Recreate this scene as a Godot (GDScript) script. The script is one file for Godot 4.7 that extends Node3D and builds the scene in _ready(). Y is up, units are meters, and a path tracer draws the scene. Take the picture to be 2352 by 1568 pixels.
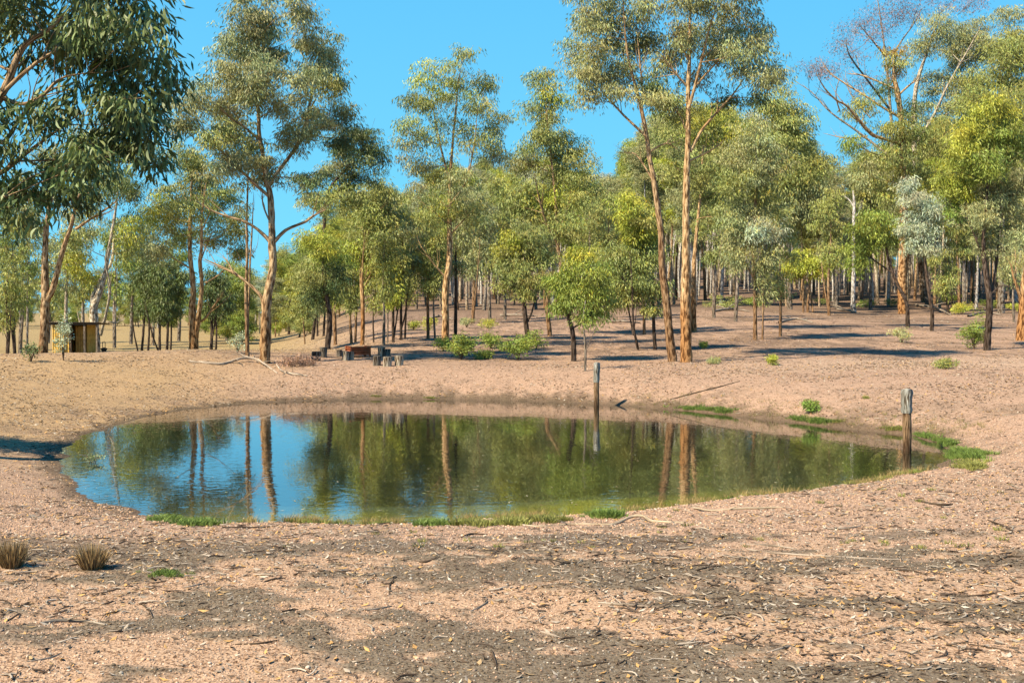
extends Node3D
# A farm dam in dry eucalypt woodland. Positions are read from the photograph in a 2352 x 1568 frame (u, v),
# and turned into places on the ground by casting the pixel's ray onto the height field.

const FOCAL := 2614.0
const EYE := Vector3(0, 2.2, 0)
const PITCH := -0.02639
var rng := RandomNumberGenerator.new()
var used := {}
var mats := {}
var meshes := {}
var noise_a := FastNoiseLite.new()
var noise_b := FastNoiseLite.new()
var noise_c := FastNoiseLite.new()
var shore := PackedVector2Array()
var gx := PackedFloat32Array()
var gz := PackedFloat32Array()
var gh := PackedFloat32Array()
var gs := PackedFloat32Array()

class MB:
	var v := PackedVector3Array()
	var n := PackedVector3Array()
	var t := PackedVector2Array()
	var c := PackedColorArray()
	var i := PackedInt32Array()
	func vert(p: Vector3, nn: Vector3, uv: Vector2, col: Color) -> int:
		v.append(p); n.append(nn); t.append(uv); c.append(col)
		return v.size() - 1
	func tri(a: int, b: int, d: int) -> void:
		i.append(a); i.append(b); i.append(d)
	func quad(p0: Vector3, p1: Vector3, p2: Vector3, p3: Vector3, col: Color) -> void:
		var nn := (p2 - p0).cross(p1 - p0).normalized()
		var a := vert(p0, nn, Vector2(0, 0), col)
		vert(p1, nn, Vector2(1, 0), col); vert(p2, nn, Vector2(1, 1), col); vert(p3, nn, Vector2(0, 1), col)
		tri(a, a + 1, a + 2); tri(a, a + 2, a + 3)
	func box(lo: Vector3, hi: Vector3, col: Color) -> void:
		var p: Array[Vector3] = []
		for k in 8:
			p.append(Vector3(hi.x if k & 1 else lo.x, hi.y if k & 2 else lo.y, hi.z if k & 4 else lo.z))
		quad(p[4], p[6], p[7], p[5], col); quad(p[1], p[3], p[2], p[0], col)
		quad(p[0], p[2], p[6], p[4], col); quad(p[5], p[7], p[3], p[1], col)
		quad(p[2], p[3], p[7], p[6], col); quad(p[4], p[5], p[1], p[0], col)
	func mesh(m: Material) -> ArrayMesh:
		var a := []
		a.resize(Mesh.ARRAY_MAX)
		a[Mesh.ARRAY_VERTEX] = v; a[Mesh.ARRAY_NORMAL] = n; a[Mesh.ARRAY_TEX_UV] = t; a[Mesh.ARRAY_COLOR] = c; a[Mesh.ARRAY_INDEX] = i
		var out := ArrayMesh.new()
		out.add_surface_from_arrays(Mesh.PRIMITIVE_TRIANGLES, a)
		out.surface_set_material(0, m)
		return out

# ---------------------------------------------------------------- helpers
func rf(a: float, b: float) -> float:
	return rng.randf_range(a, b)

func numbered(called: String) -> String:
	var k: int = used.get(called, 0)
	used[called] = k + 1
	return called if k == 0 else "%s_%03d" % [called, k]

func tag(o: Node, label: String, category: String, group := "", kind := "") -> Node:
	if label: o.set_meta("label", label)
	if category: o.set_meta("category", category)
	if group: o.set_meta("group", group)
	if kind: o.set_meta("kind", kind)
	return o

func thing(called: String, at: Vector3, label: String, category: String, group := "") -> Node3D:
	var o := Node3D.new()
	o.name = numbered(called)
	add_child(o)
	o.position = at
	tag(o, label, category, group)
	return o

func obj(called: String, m: Mesh, parent: Node = null) -> MeshInstance3D:
	var o := MeshInstance3D.new()
	o.mesh = m
	if parent:
		o.name = called
		parent.add_child(o, true)
	else:
		o.name = numbered(called)
		add_child(o)
	return o

func scatter(called: String, m: Mesh, where: Array, tints: Array, parent: Node = null) -> MultiMeshInstance3D:
	var mm := MultiMesh.new()
	mm.transform_format = MultiMesh.TRANSFORM_3D
	mm.use_colors = true
	mm.mesh = m
	mm.instance_count = where.size()
	for k in where.size():
		mm.set_instance_transform(k, where[k])
		mm.set_instance_color(k, tints[k])
	var o := MultiMeshInstance3D.new()
	o.multimesh = mm
	o.set_meta("kind", "stuff")
	if parent:
		o.name = called
		parent.add_child(o, true)
	else:
		o.name = numbered(called)
		add_child(o)
	return o

func ray(u: float, v: float) -> Vector3:
	return Vector3((u - 1176.0) / FOCAL, (784.0 - v) / FOCAL, -1.0).rotated(Vector3.RIGHT, PITCH)

func at_depth(u: float, v: float, d: float) -> Vector3:
	var r := ray(u, v)
	return EYE + r * (d / -r.z)

func on_ground(u: float, v: float) -> Vector3:
	var r := ray(u, v)
	r /= -r.z
	var d := 3.0
	var step := 0.1
	while d < 400.0:
		var p := EYE + r * d
		if p.y < hgt(p.x, p.z):
			break
		step = 0.02 * d
		d += step
	var a := d - step
	var b := d
	for k in 12:
		var m := (a + b) * 0.5
		var p := EYE + r * m
		if p.y < hgt(p.x, p.z): b = m
		else: a = m
	var q := EYE + r * b
	q.y = hgt(q.x, q.z)
	return q

func on_water(u: float, v: float) -> Vector3:
	var r := ray(u, v)
	return EYE + r * (EYE.y / -r.y)

func curve(pts: Array, per: int) -> Array:
	# Catmull-Rom through Vector4 (xyz, radius)
	var out := []
	var n := pts.size()
	for k in n - 1:
		var p0: Vector4 = pts[maxi(k - 1, 0)]
		var p1: Vector4 = pts[k]
		var p2: Vector4 = pts[k + 1]
		var p3: Vector4 = pts[mini(k + 2, n - 1)]
		for j in per:
			var s := float(j) / per
			out.append(0.5 * (2.0 * p1 + (p2 - p0) * s + (2.0 * p0 - 5.0 * p1 + 4.0 * p2 - p3) * s * s + (3.0 * p1 - p0 - 3.0 * p2 + p3) * s * s * s))
	out.append(pts[n - 1])
	return out

func tube(mb: MB, pts: Array, sides: int, paint: Callable, rough := 0.0, cap := true) -> void:
	var n := pts.size()
	var side := Vector3.ZERO
	var along := 0.0
	var first := -1
	for k in n:
		var q: Vector4 = pts[k]
		var p := Vector3(q.x, q.y, q.z)
		var a: Vector4 = pts[maxi(k - 1, 0)]
		var b: Vector4 = pts[mini(k + 1, n - 1)]
		var dir := Vector3(b.x - a.x, b.y - a.y, b.z - a.z)
		dir = dir.normalized() if dir.length() > 1e-6 else Vector3.UP
		if k == 0:
			side = dir.cross(Vector3(0.3, 0.1, 1.0)).normalized()
		else:
			side = (side - dir * side.dot(dir)).normalized()
			along += Vector3(q.x - a.x, q.y - a.y, q.z - a.z).length()
		var other := dir.cross(side)
		for j in sides + 1:
			var ang := TAU * j / sides
			var o := side * cos(ang) + other * sin(ang)
			var r := q.w
			if rough > 0.0:
				var w := p + o * (0.6 if j % sides else 0.6)
				r *= 1.0 + rough * noise_c.get_noise_3d(w.x * 9.0, w.y * 2.2, w.z * 9.0)
			mb.vert(p + o * r, o, Vector2(float(j) / sides * 2.0, along * 0.5), paint.call(p, o, along))
		if k > 0:
			var e := mb.v.size() - 1 - sides
			var s := e - sides - 1
			for j in sides:
				mb.tri(s + j, e + j, e + j + 1)
				mb.tri(s + j, e + j + 1, s + j + 1)
		if k == n - 1 and cap:
			var c0 := mb.vert(p + dir * q.w * 0.3, dir, Vector2(0.5, along * 0.5), paint.call(p, dir, along))
			var e := c0 - 1 - sides
			for j in sides:
				mb.tri(e + j, c0, e + j + 1)
		if k == 0:
			first = mb.v.size() - 1 - sides

func plain(col: Color) -> Callable:
	return func(_p: Vector3, _o: Vector3, _l: float) -> Color: return col

# ---------------------------------------------------------------- ground shape
func shore_distance(p: Vector2) -> float:
	var best := 1e9
	var inside := false
	var n := shore.size()
	var b := shore[n - 1]
	for k in n:
		var a := shore[k]
		var e := b - a
		var w := p - a
		var q := w - e * clampf(w.dot(e) / e.length_squared(), 0.0, 1.0)
		best = minf(best, q.length_squared())
		if (a.y > p.y) != (b.y > p.y) and p.x < (b.x - a.x) * (p.y - a.y) / (b.y - a.y) + a.x:
			inside = not inside
		b = a
	return -sqrt(best) if inside else sqrt(best)

func shape(x: float, z: float, s: float) -> float:
	var d := -z
	if s < 0.0:
		return -0.012 + 0.05 * maxf(s, -1.6) - 1.1 * smoothstep(1.3, 6.0, -s)
	var near := 0.78 * (1.0 - exp(-s / 4.6))
	var left := 0.97 * pow(smoothstep(0.0, 7.5, s), 0.75) - 1.25 * smoothstep(9.0, 21.0, s)
	var slope := lerpf(0.028, 0.034, smoothstep(0.0, 14.0, x))
	var hill := 0.78 * (1.0 - exp(-s / 1.75)) + slope * maxf(0.0, minf(d, 110.0) - 34.0) + 0.055 * maxf(0.0, minf(d, 330.0) - 110.0)
	var to_hill := smoothstep(0.0, 1.0, (x + 4.0 + 0.18 * d) / (6.0 + 0.06 * d))
	var far := lerpf(left, hill, to_hill)
	var h := lerpf(near, far, smoothstep(9.0, 17.0, d))
	var lump := noise_a.get_noise_2d(x * 6.0, z * 6.0) * 0.05 + noise_a.get_noise_2d(x * 26.0, z * 26.0) * 0.022 + noise_b.get_noise_2d(x * 90.0, z * 90.0) * 0.008
	lump += noise_a.get_noise_2d(x * 1.2, z * 1.2) * 0.25 * smoothstep(40.0, 70.0, d)
	if d < 12.0: lump += 0.014 * crust(x, z)
	return h + lump * smoothstep(0.0, 1.5, s) + 0.012

func hgt(x: float, z: float) -> float:
	return grid_at(gh, x, z)

func grid_at(g: PackedFloat32Array, x: float, z: float) -> float:
	var a := clampi(gx.bsearch(x) - 1, 0, gx.size() - 2)
	var b := clampi(gz.bsearch(z) - 1, 0, gz.size() - 2)
	var fx := clampf((x - gx[a]) / (gx[a + 1] - gx[a]), 0.0, 1.0)
	var fz := clampf((z - gz[b]) / (gz[b + 1] - gz[b]), 0.0, 1.0)
	var w := gx.size()
	return lerpf(lerpf(g[b * w + a], g[b * w + a + 1], fx), lerpf(g[(b + 1) * w + a], g[(b + 1) * w + a + 1], fx), fz)

func axis(lo: float, hi: float, step: float, out_lo: float, out_hi: float, grow: float) -> PackedFloat32Array:
	var a := PackedFloat32Array()
	var t := lo
	var q := step
	while t > out_lo:
		q *= grow
		t -= q
		a.append(t)
	a.reverse()
	t = lo
	while t < hi:
		a.append(t)
		t += step
	q = step
	while t < out_hi:
		a.append(t)
		q *= grow
		t += q
	a.append(t)
	return a

# how much of the surface is dark crusted soil
func crust(x: float, z: float) -> float:
	var n := noise_a.get_noise_2d(x * 15.0, z * 25.0) * 0.7 + noise_b.get_noise_2d(x * 60.0, z * 85.0) * 0.5 + noise_a.get_noise_2d(x * 4.0 + 9.0, z * 5.0) * 0.4
	return smoothstep(-0.1, 0.08, n + 0.03) * smoothstep(9.8, 7.8, -z + noise_a.get_noise_2d(x * 3.0, 8.0) * 2.0 - 0.05 * x)

func stretch(a: PackedFloat32Array, out: float, grow: float) -> PackedFloat32Array:
	var head := PackedFloat32Array()
	var q := a[1] - a[0]
	var t := a[0]
	while t > -out:
		q *= grow
		t -= q
		head.append(t)
	head.reverse()
	head.append_array(a)
	q = a[a.size() - 1] - a[a.size() - 2]
	t = a[a.size() - 1]
	while t < minf(out, 900.0):
		q *= grow
		t += q
		head.append(t)
	return head

func soil(x: float, z: float, s: float) -> Color:
	var d := -z
	var pink := Color(0.4, 0.274, 0.192)
	var ochre := Color(0.42, 0.29, 0.13)
	var dark := Color(0.15, 0.122, 0.09)
	var sand := Color(0.43, 0.29, 0.185)
	var straw := Color(0.37, 0.275, 0.135)
	var floor_litter := Color(0.2, 0.14, 0.1)
	var big := noise_a.get_noise_2d(x * 2.2 + 40.0, z * 2.2)
	var mid := noise_a.get_noise_2d(x * 9.0, z * 12.0)
	var fine := noise_b.get_noise_2d(x * 55.0, z * 55.0)
	var c := pink
	# ochre gravel on the left bank
	c = c.lerp(ochre, smoothstep(-5.0, -9.5, x + big * 2.5) * smoothstep(14.0, 19.0, d) * smoothstep(40.0, 28.0, d) * 0.6)
	# dry paddock beyond the dam wall
	var to_hill := smoothstep(0.0, 1.0, (x + 4.0 + 0.18 * d) / (6.0 + 0.06 * d))
	c = c.lerp(straw, (1.0 - to_hill) * smoothstep(33.0, 38.0, d))
	# sandy track on the right bank
	c = c.lerp(sand.lightened(0.06), smoothstep(4.0, 9.0, x) * smoothstep(3.0, 0.6, absf(d - 31.0 + big * 4.0)) * 0.8)
	# litter and bare dark soil
	c = c.lerp(sand, smoothstep(9.5, 7.5, d) * 0.7)
	c = c.lerp(dark, crust(x, z) * 0.88)
	c = c.lerp(floor_litter, smoothstep(-0.12, 0.12, mid * 0.5 + fine * 0.6 + big * 0.4) * smoothstep(30.0, 36.0, d) * maxf(to_hill, smoothstep(-14.0, -9.0, x) * smoothstep(40.0, 34.0, d)) * 0.85)
	c = c.lerp(floor_litter, smoothstep(-0.1, 0.25, mid * 0.4 + fine * 0.7) * smoothstep(2.6, 0.4, s + fine * 2.0) * smoothstep(13.0, 18.0, d) * 0.8)
	c = c.lerp(floor_litter, smoothstep(58.0, 80.0, d + big * 10.0) * to_hill * 0.75)
	c = c.lerp(Color(0.24, 0.17, 0.115), smoothstep(0.0, 0.3, mid + fine * 0.5) * smoothstep(9.0, 12.0, d) * smoothstep(24.0, 18.0, d) * smoothstep(3.0, 6.0, x) * 0.6)
	# damp mud along the waterline, algae and silt on the bed
	if s < 0.9:
		var mud := Color(0.115, 0.085, 0.055)
		c = c.lerp(mud, smoothstep(0.5 + fine * 0.35, 0.08 + fine * 0.1, s) * 0.85)
	if s < 0.0:
		var green := Color(0.42, 0.42, 0.05)
		var teal := Color(0.13, 0.18, 0.1)
		var silt := Color(0.014, 0.016, 0.008)
		var k := -s + mid * 0.6 + fine * 0.12 + big * 0.5
		var close := smoothstep(15.0, 13.2, d) * smoothstep(-4.0, -2.6, x)
		c = c.lerp(silt.lerp(teal, smoothstep(2.4, 1.6, k) * close), smoothstep(0.0, 0.3, -s))
		c = c.lerp(green, smoothstep(1.5, 0.9, k) * close * smoothstep(0.0, 0.25, -s))
	return c

func build_ground() -> void:
	gx = axis(-4.4, 4.4, 0.06, -15.0, 15.0, 1.012)
	gx = stretch(gx, 900.0, 1.07)
	gz = axis(-9.0, -3.6, 0.055, -36.0, 0.0, 1.006)
	gz = stretch(gz, 1600.0, 1.06)
	var w := gx.size()
	gh.resize(w * gz.size())
	gs.resize(w * gz.size())
	var mb := MB.new()
	for b in gz.size():
		for a in w:
			var p := Vector2(gx[a], gz[b])
			var s := 30.0
			if absf(p.x) < 45.0 and p.y > -70.0:
				s = shore_distance(p) + noise_a.get_noise_2d(p.x * 16.0, p.y * 16.0) * 0.16 + noise_b.get_noise_2d(p.x * 50.0, p.y * 50.0) * 0.06
			else:
				s = minf(p.distance_to(Vector2(0, -19)) - 8.0, 200.0)
			gs[b * w + a] = s
			gh[b * w + a] = shape(p.x, p.y, s)
	for b in gz.size():
		for a in w:
			var k := b * w + a
			var a0 := maxi(a - 1, 0)
			var a1 := mini(a + 1, w - 1)
			var b0 := maxi(b - 1, 0)
			var b1 := mini(b + 1, gz.size() - 1)
			var nn := Vector3(-(gh[b * w + a1] - gh[b * w + a0]) / (gx[a1] - gx[a0]), 1.0, -(gh[b1 * w + a] - gh[b0 * w + a]) / (gz[b1] - gz[b0])).normalized()
			mb.vert(Vector3(gx[a], gh[k], gz[b]), nn, Vector2(gx[a], gz[b]), soil(gx[a], gz[b], gs[k]))
	for b in gz.size() - 1:
		for a in w - 1:
			var k := b * w + a
			mb.tri(k, k + 1, k + w + 1)
			mb.tri(k, k + w + 1, k + w)
	var o := obj("ground", mb.mesh(mats.ground))
	tag(o, "", "", "", "structure")

# ---------------------------------------------------------------- materials
func ramp(stops: Array) -> Gradient:
	var g := Gradient.new()
	var off := PackedFloat32Array()
	var col := PackedColorArray()
	for s in stops:
		off.append(s[0]); col.append(s[1])
	g.offsets = off
	g.colors = col
	return g

func lin(r: float, g: float, b: float) -> Color:
	return Color(r, g, b).linear_to_srgb()

func noise_image(n: FastNoiseLite, size: int, g: Gradient) -> ImageTexture:
	var raw := n.get_seamless_image(size, size)
	var data := raw.get_data()
	var lut := PackedByteArray()
	for k in 256:
		var c := g.sample(k / 255.0)
		lut.append_array(PackedByteArray([int(c.r * 255.0), int(c.g * 255.0), int(c.b * 255.0)]))
	var px := PackedByteArray()
	px.resize(size * size * 3)
	for k in size * size:
		var q: int = data[k] * 3
		px[k * 3] = lut[q]; px[k * 3 + 1] = lut[q + 1]; px[k * 3 + 2] = lut[q + 2]
	var im := Image.create_from_data(size, size, false, Image.FORMAT_RGB8, px)
	im.generate_mipmaps()
	return ImageTexture.create_from_image(im)

func normal_image(n: FastNoiseLite, size: int, strength: float) -> ImageTexture:
	var raw := n.get_seamless_image(size, size)
	raw.convert(Image.FORMAT_RGBA8)
	raw.bump_map_to_normal_map(strength)
	return ImageTexture.create_from_image(raw)

func fresh(seed_value: int, freq: float, kind := FastNoiseLite.TYPE_SIMPLEX_SMOOTH, oct := 4) -> FastNoiseLite:
	var n := FastNoiseLite.new()
	n.seed = seed_value
	n.frequency = freq
	n.noise_type = kind
	n.fractal_octaves = oct
	return n

func std(col: Color, rough: float, spec := 0.3, vc := true) -> StandardMaterial3D:
	var m := StandardMaterial3D.new()
	m.albedo_color = col
	m.roughness = rough
	m.metallic_specular = spec
	m.vertex_color_use_as_albedo = vc
	return m

func build_materials() -> void:
	noise_a = fresh(11, 0.035, FastNoiseLite.TYPE_SIMPLEX_SMOOTH, 3)
	noise_b = fresh(29, 0.035, FastNoiseLite.TYPE_SIMPLEX_SMOOTH, 4)
	noise_c = fresh(5, 0.9, FastNoiseLite.TYPE_SIMPLEX_SMOOTH, 2)
	# gravel: every cell a grain of its own tone
	var cells := fresh(3, 0.11, FastNoiseLite.TYPE_CELLULAR, 2)
	cells.cellular_return_type = FastNoiseLite.RETURN_CELL_VALUE
	cells.cellular_jitter = 1.0
	var g := std(lin(0.85, 0.85, 0.86), 0.95, 0.2)
	g.albedo_texture = noise_image(cells, 1024, ramp([[0.0, lin(0.08, 0.065, 0.055)], [0.14, lin(0.3, 0.25, 0.22)], [0.3, lin(0.7, 0.64, 0.6)], [0.55, lin(0.9, 0.9, 0.93)], [0.82, lin(1, 1, 1)], [1.0, lin(1, 1, 1)]]))
	var rough := fresh(4, 0.09, FastNoiseLite.TYPE_CELLULAR, 3)
	g.normal_enabled = true
	g.normal_texture = normal_image(rough, 1024, 6.0)
	g.normal_scale = 0.9
	g.uv1_triplanar = true
	g.uv1_world_triplanar = true
	g.uv1_scale = Vector3(0.55, 0.55, 0.55)
	mats.ground = g
	# bark: grain stretched along the stem
	var grain := fresh(8, 0.02, FastNoiseLite.TYPE_SIMPLEX_SMOOTH, 5)
	var b := std(lin(0.86, 0.86, 0.86), 0.9, 0.25)
	b.albedo_texture = noise_image(grain, 512, ramp([[0.0, lin(0.12, 0.09, 0.07)], [0.36, lin(0.32, 0.26, 0.21)], [0.47, lin(0.75, 0.7, 0.65)], [0.62, lin(1, 1, 1)], [0.8, lin(0.9, 0.9, 0.9)], [1.0, lin(0.55, 0.52, 0.5)]]))
	b.normal_enabled = true
	b.normal_texture = normal_image(grain, 512, 8.0)
	b.normal_scale = 1.0
	b.uv1_scale = Vector3(0.5, 0.5, 1)
	mats.bark = b
	var l := std(lin(0.92, 0.9, 0.92), 0.5, 0.36)
	l.backlight_enabled = true
	l.backlight = Color(0.55, 0.55, 0.4)
	l.cull_mode = BaseMaterial3D.CULL_DISABLED
	mats.leaf = l
	var dry := std(lin(0.8, 0.8, 0.8), 0.85, 0.25)
	dry.cull_mode = BaseMaterial3D.CULL_DISABLED
	mats.dry = dry
	var gr := std(lin(0.82, 0.82, 0.82), 0.6, 0.35)
	gr.backlight_enabled = true
	gr.backlight = Color(0.4, 0.4, 0.3)
	gr.cull_mode = BaseMaterial3D.CULL_DISABLED
	mats.grass = gr
	var water := StandardMaterial3D.new()
	water.albedo_color = Color(lin(0.018, 0.022, 0.009), 0.45)
	water.transparency = BaseMaterial3D.TRANSPARENCY_ALPHA
	water.roughness = 0.004
	water.metallic_specular = 0.7
	water.clearcoat_enabled = true
	water.clearcoat = 1.0
	water.clearcoat_roughness = 0.0
	water.normal_enabled = true
	water.normal_texture = normal_image(fresh(15, 0.022, FastNoiseLite.TYPE_SIMPLEX_SMOOTH, 2), 1024, 12.0)
	water.normal_scale = 0.03
	water.uv1_triplanar = true
	water.uv1_world_triplanar = true
	water.uv1_scale = Vector3(0.2, 0.2, 0.26)
	mats.water = water
	var wood := std(lin(0.85, 0.85, 0.85), 0.85, 0.2)
	wood.albedo_texture = b.albedo_texture
	wood.normal_enabled = true
	wood.normal_texture = b.normal_texture
	wood.uv1_scale = Vector3(1, 0.6, 1)
	mats.wood = wood
	var rust := std(lin(0.9, 0.9, 0.9), 0.8, 0.3)
	rust.albedo_texture = noise_image(fresh(21, 0.012, FastNoiseLite.TYPE_SIMPLEX_SMOOTH, 5), 256, ramp([[0.0, lin(0.45, 0.4, 0.38)], [0.5, lin(0.9, 0.88, 0.85)], [1.0, lin(1, 1, 1)]]))
	rust.uv1_triplanar = true
	rust.uv1_scale = Vector3(1.2, 1.2, 1.2)
	mats.metal = rust

# ---------------------------------------------------------------- foliage
func spray_mesh(seed_value: int, leaves: int, size: float, len_lo: float, len_hi: float, wide: float, droop: float, sickle := false) -> ArrayMesh:
	var r := RandomNumberGenerator.new()
	r.seed = seed_value
	var mb := MB.new()
	for k in 3:
		var a := r.randf() * TAU
		var tip := Vector3(cos(a), r.randf_range(-0.3, 0.5), sin(a)) * size
		var w := Vector3(-sin(a), 0.3, cos(a)) * size * 0.012
		var tn := tip.cross(w).normalized()
		var i0 := mb.vert(-w, tn, Vector2.ZERO, Color(1.1, 0.55, 0.5))
		mb.vert(w, tn, Vector2.ZERO, Color(1.1, 0.55, 0.5)); mb.vert(tip, tn, Vector2.ZERO, Color(1.1, 0.55, 0.5))
		mb.tri(i0, i0 + 1, i0 + 2)
	for k in leaves:
		var a := r.randf() * TAU
		var q := pow(r.randf(), 0.5) * size
		var p := Vector3(cos(a) * q, r.randf_range(-0.5, 0.5) * size, sin(a) * q)
		var dir := (Vector3(cos(a) * 0.5, 0.0, sin(a) * 0.5) + Vector3(r.randf_range(-0.6, 0.6), -droop + r.randf_range(-0.35, 0.35), r.randf_range(-0.6, 0.6))).normalized()
		var across := dir.cross(Vector3(r.randf_range(-1, 1), r.randf_range(-0.6, 0.6), r.randf_range(-1, 1))).normalized()
		var nn := dir.cross(across).normalized()
		var ln := r.randf_range(len_lo, len_hi)
		var wd := wide * r.randf_range(0.8, 1.2)
		var tone := r.randf_range(0.65, 1.35)
		var col := Color(tone * r.randf_range(0.9, 1.15), tone, tone * r.randf_range(0.75, 1.1))
		if r.randf() < 0.06: col = Color(1.9, 1.05, 0.5) * tone
		if sickle:
			var bend := across * ln * r.randf_range(-0.22, 0.22)
			var i0 := mb.vert(p, nn, Vector2.ZERO, col)
			mb.vert(p + dir * ln * 0.35 + bend * 0.7 + across * wd, nn, Vector2.ZERO, col)
			mb.vert(p + dir * ln * 0.35 + bend * 0.7 - across * wd, nn, Vector2.ZERO, col)
			mb.vert(p + dir * ln * 0.7 + bend * 0.8 + across * wd * 0.7, nn, Vector2.ZERO, col)
			mb.vert(p + dir * ln * 0.7 + bend * 0.8 - across * wd * 0.7, nn, Vector2.ZERO, col)
			mb.vert(p + dir * ln, nn, Vector2.ZERO, col)
			mb.tri(i0, i0 + 1, i0 + 2); mb.tri(i0 + 1, i0 + 3, i0 + 2); mb.tri(i0 + 3, i0 + 4, i0 + 2); mb.tri(i0 + 3, i0 + 5, i0 + 4)
		else:
			var i0 := mb.vert(p, nn, Vector2.ZERO, col)
			mb.vert(p + dir * ln * 0.45 + across * wd, nn, Vector2.ZERO, col)
			mb.vert(p + dir * ln, nn, Vector2.ZERO, col)
			mb.vert(p + dir * ln * 0.45 - across * wd, nn, Vector2.ZERO, col)
			mb.tri(i0, i0 + 1, i0 + 2); mb.tri(i0, i0 + 2, i0 + 3)
	return mb.mesh(mats.leaf)

func build_sprays() -> void:
	for k in 3:
		meshes["spray%d" % k] = spray_mesh(100 + k, 30, 0.25, 0.1, 0.17, 0.0125, 1.0)
	meshes.bushy = spray_mesh(120, 34, 0.22, 0.06, 0.11, 0.019, 0.25)
	meshes.near = spray_mesh(130, 22, 0.27, 0.12, 0.2, 0.017, 0.95, true)
	meshes.twiggy = spray_mesh(140, 12, 0.3, 0.06, 0.12, 0.012, 0.5)
	meshes.round = spray_mesh(150, 26, 0.16, 0.04, 0.065, 0.02, 0.1)

const LEAF := {
	"olive": Color(0.284, 0.324, 0.101), "grey": Color(0.311, 0.344, 0.162), "yellow": Color(0.358, 0.398, 0.061), "dark": Color(0.121, 0.169, 0.061),
	"blue": Color(0.392, 0.459, 0.324), "purple": Color(0.270, 0.176, 0.169), "green": Color(0.230, 0.304, 0.061), "orange": Color(0.340, 0.220, 0.040), "red": Color(0.270, 0.189, 0.108), "bright": Color(0.170, 0.270, 0.050),
}

func leaf_tint(kind: String) -> Color:
	var c: Color = LEAF[kind]
	var k := rf(0.75, 1.25)
	var warm := rf(-0.12, 0.14)
	return Color(c.r * k * (1.0 + warm), c.g * k, c.b * k * (1.0 - warm * 0.5))

# lobes: [centre, Vector3 radii, leaf kind]; returns transforms and tints
func fill_lobes(lobes: Array, lai: float, size: float, where: Array, tints: Array, per_area := 54.0) -> void:
	for lobe in lobes:
		var c: Vector3 = lobe[0]
		var r: Vector3 = lobe[1]
		var total := maxi(4, int(PI * r.x * r.y * per_area * lai / 2.5 / (size * size)))
		var subs := []
		var count := clampi(int(5.0 + r.x * r.y * 4.0), 5, 14)
		for k in count:
			var q := Vector3(rf(-1, 1), rf(-1, 1), rf(-1, 1))
			while q.length() > 1.0: q = Vector3(rf(-1, 1), rf(-1, 1), rf(-1, 1))
			q = q.normalized() * pow(q.length(), 0.5) * 0.72
			subs.append([q, rf(0.22, 0.42), leaf_tint(lobe[2])])
		for k in total:
			var sub: Array = subs[rng.randi() % count]
			var q := Vector3(rng.randfn(), rng.randfn() * 0.85, rng.randfn()) * float(sub[1]) * (0.75 if rng.randf() < 0.75 else 1.35)
			if q.y < 0.0 and rng.randf() < 0.25: q.y *= -0.6
			q += sub[0]
			if q.length() > 1.4: q = q.normalized() * rf(0.8, 1.3)
			var p := c + q * r
			var b := Basis(Vector3.UP, rf(0, TAU)) * Basis(Vector3.RIGHT, rf(-0.5, 0.5))
			where.append(Transform3D(b.scaled(Vector3.ONE * size * rf(0.75, 1.25)), p))
			var tint: Color = sub[2]
			tints.append(tint * rf(0.85, 1.15))

func bark_paint(kind: String, low: float, top: float) -> Callable:
	# rough dark or orange bark low on the stem, smooth pale bark above, with an uneven edge between them
	var base := Color(0.2, 0.12, 0.07)
	var upper := Color(0.5, 0.39, 0.26)
	var streak := Color(0.34, 0.29, 0.24)
	match kind:
		"orange":
			base = Color(0.36, 0.19, 0.08); upper = Color(0.56, 0.4, 0.23); streak = Color(0.42, 0.25, 0.12)
		"dark":
			base = Color(0.075, 0.055, 0.045); upper = Color(0.14, 0.105, 0.085); streak = Color(0.1, 0.08, 0.07)
		"pale":
			base = Color(0.4, 0.3, 0.2); upper = Color(0.58, 0.51, 0.4); streak = Color(0.4, 0.36, 0.31)
		"cream":
			base = Color(0.36, 0.22, 0.11); upper = Color(0.52, 0.38, 0.23); streak = Color(0.27, 0.175, 0.1)
		"white":
			base = Color(0.42, 0.4, 0.38); upper = Color(0.62, 0.61, 0.6); streak = Color(0.5, 0.5, 0.52)
		"grey":
			base = Color(0.2, 0.17, 0.14); upper = Color(0.4, 0.35, 0.3); streak = Color(0.3, 0.27, 0.24)
		"tan":
			base = Color(0.26, 0.16, 0.09); upper = Color(0.46, 0.33, 0.2); streak = Color(0.3, 0.2, 0.12)
	return func(p: Vector3, o: Vector3, _l: float) -> Color:
		var n := noise_c.get_noise_3d(p.x * 1.3 + o.x * 0.9, p.y * 0.45, p.z * 1.3 + o.z * 0.9)
		var n2 := noise_c.get_noise_3d(p.x * 2.0 + o.x * 2.2 + 7.0, p.y * 0.3, p.z * 2.0 + o.z * 2.2)
		var c: Color = base.lerp(upper, smoothstep(low, top, p.y + n * (top - low) * 0.9))
		return c.lerp(streak, smoothstep(0.05, 0.35, n2) * 0.75)

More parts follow.
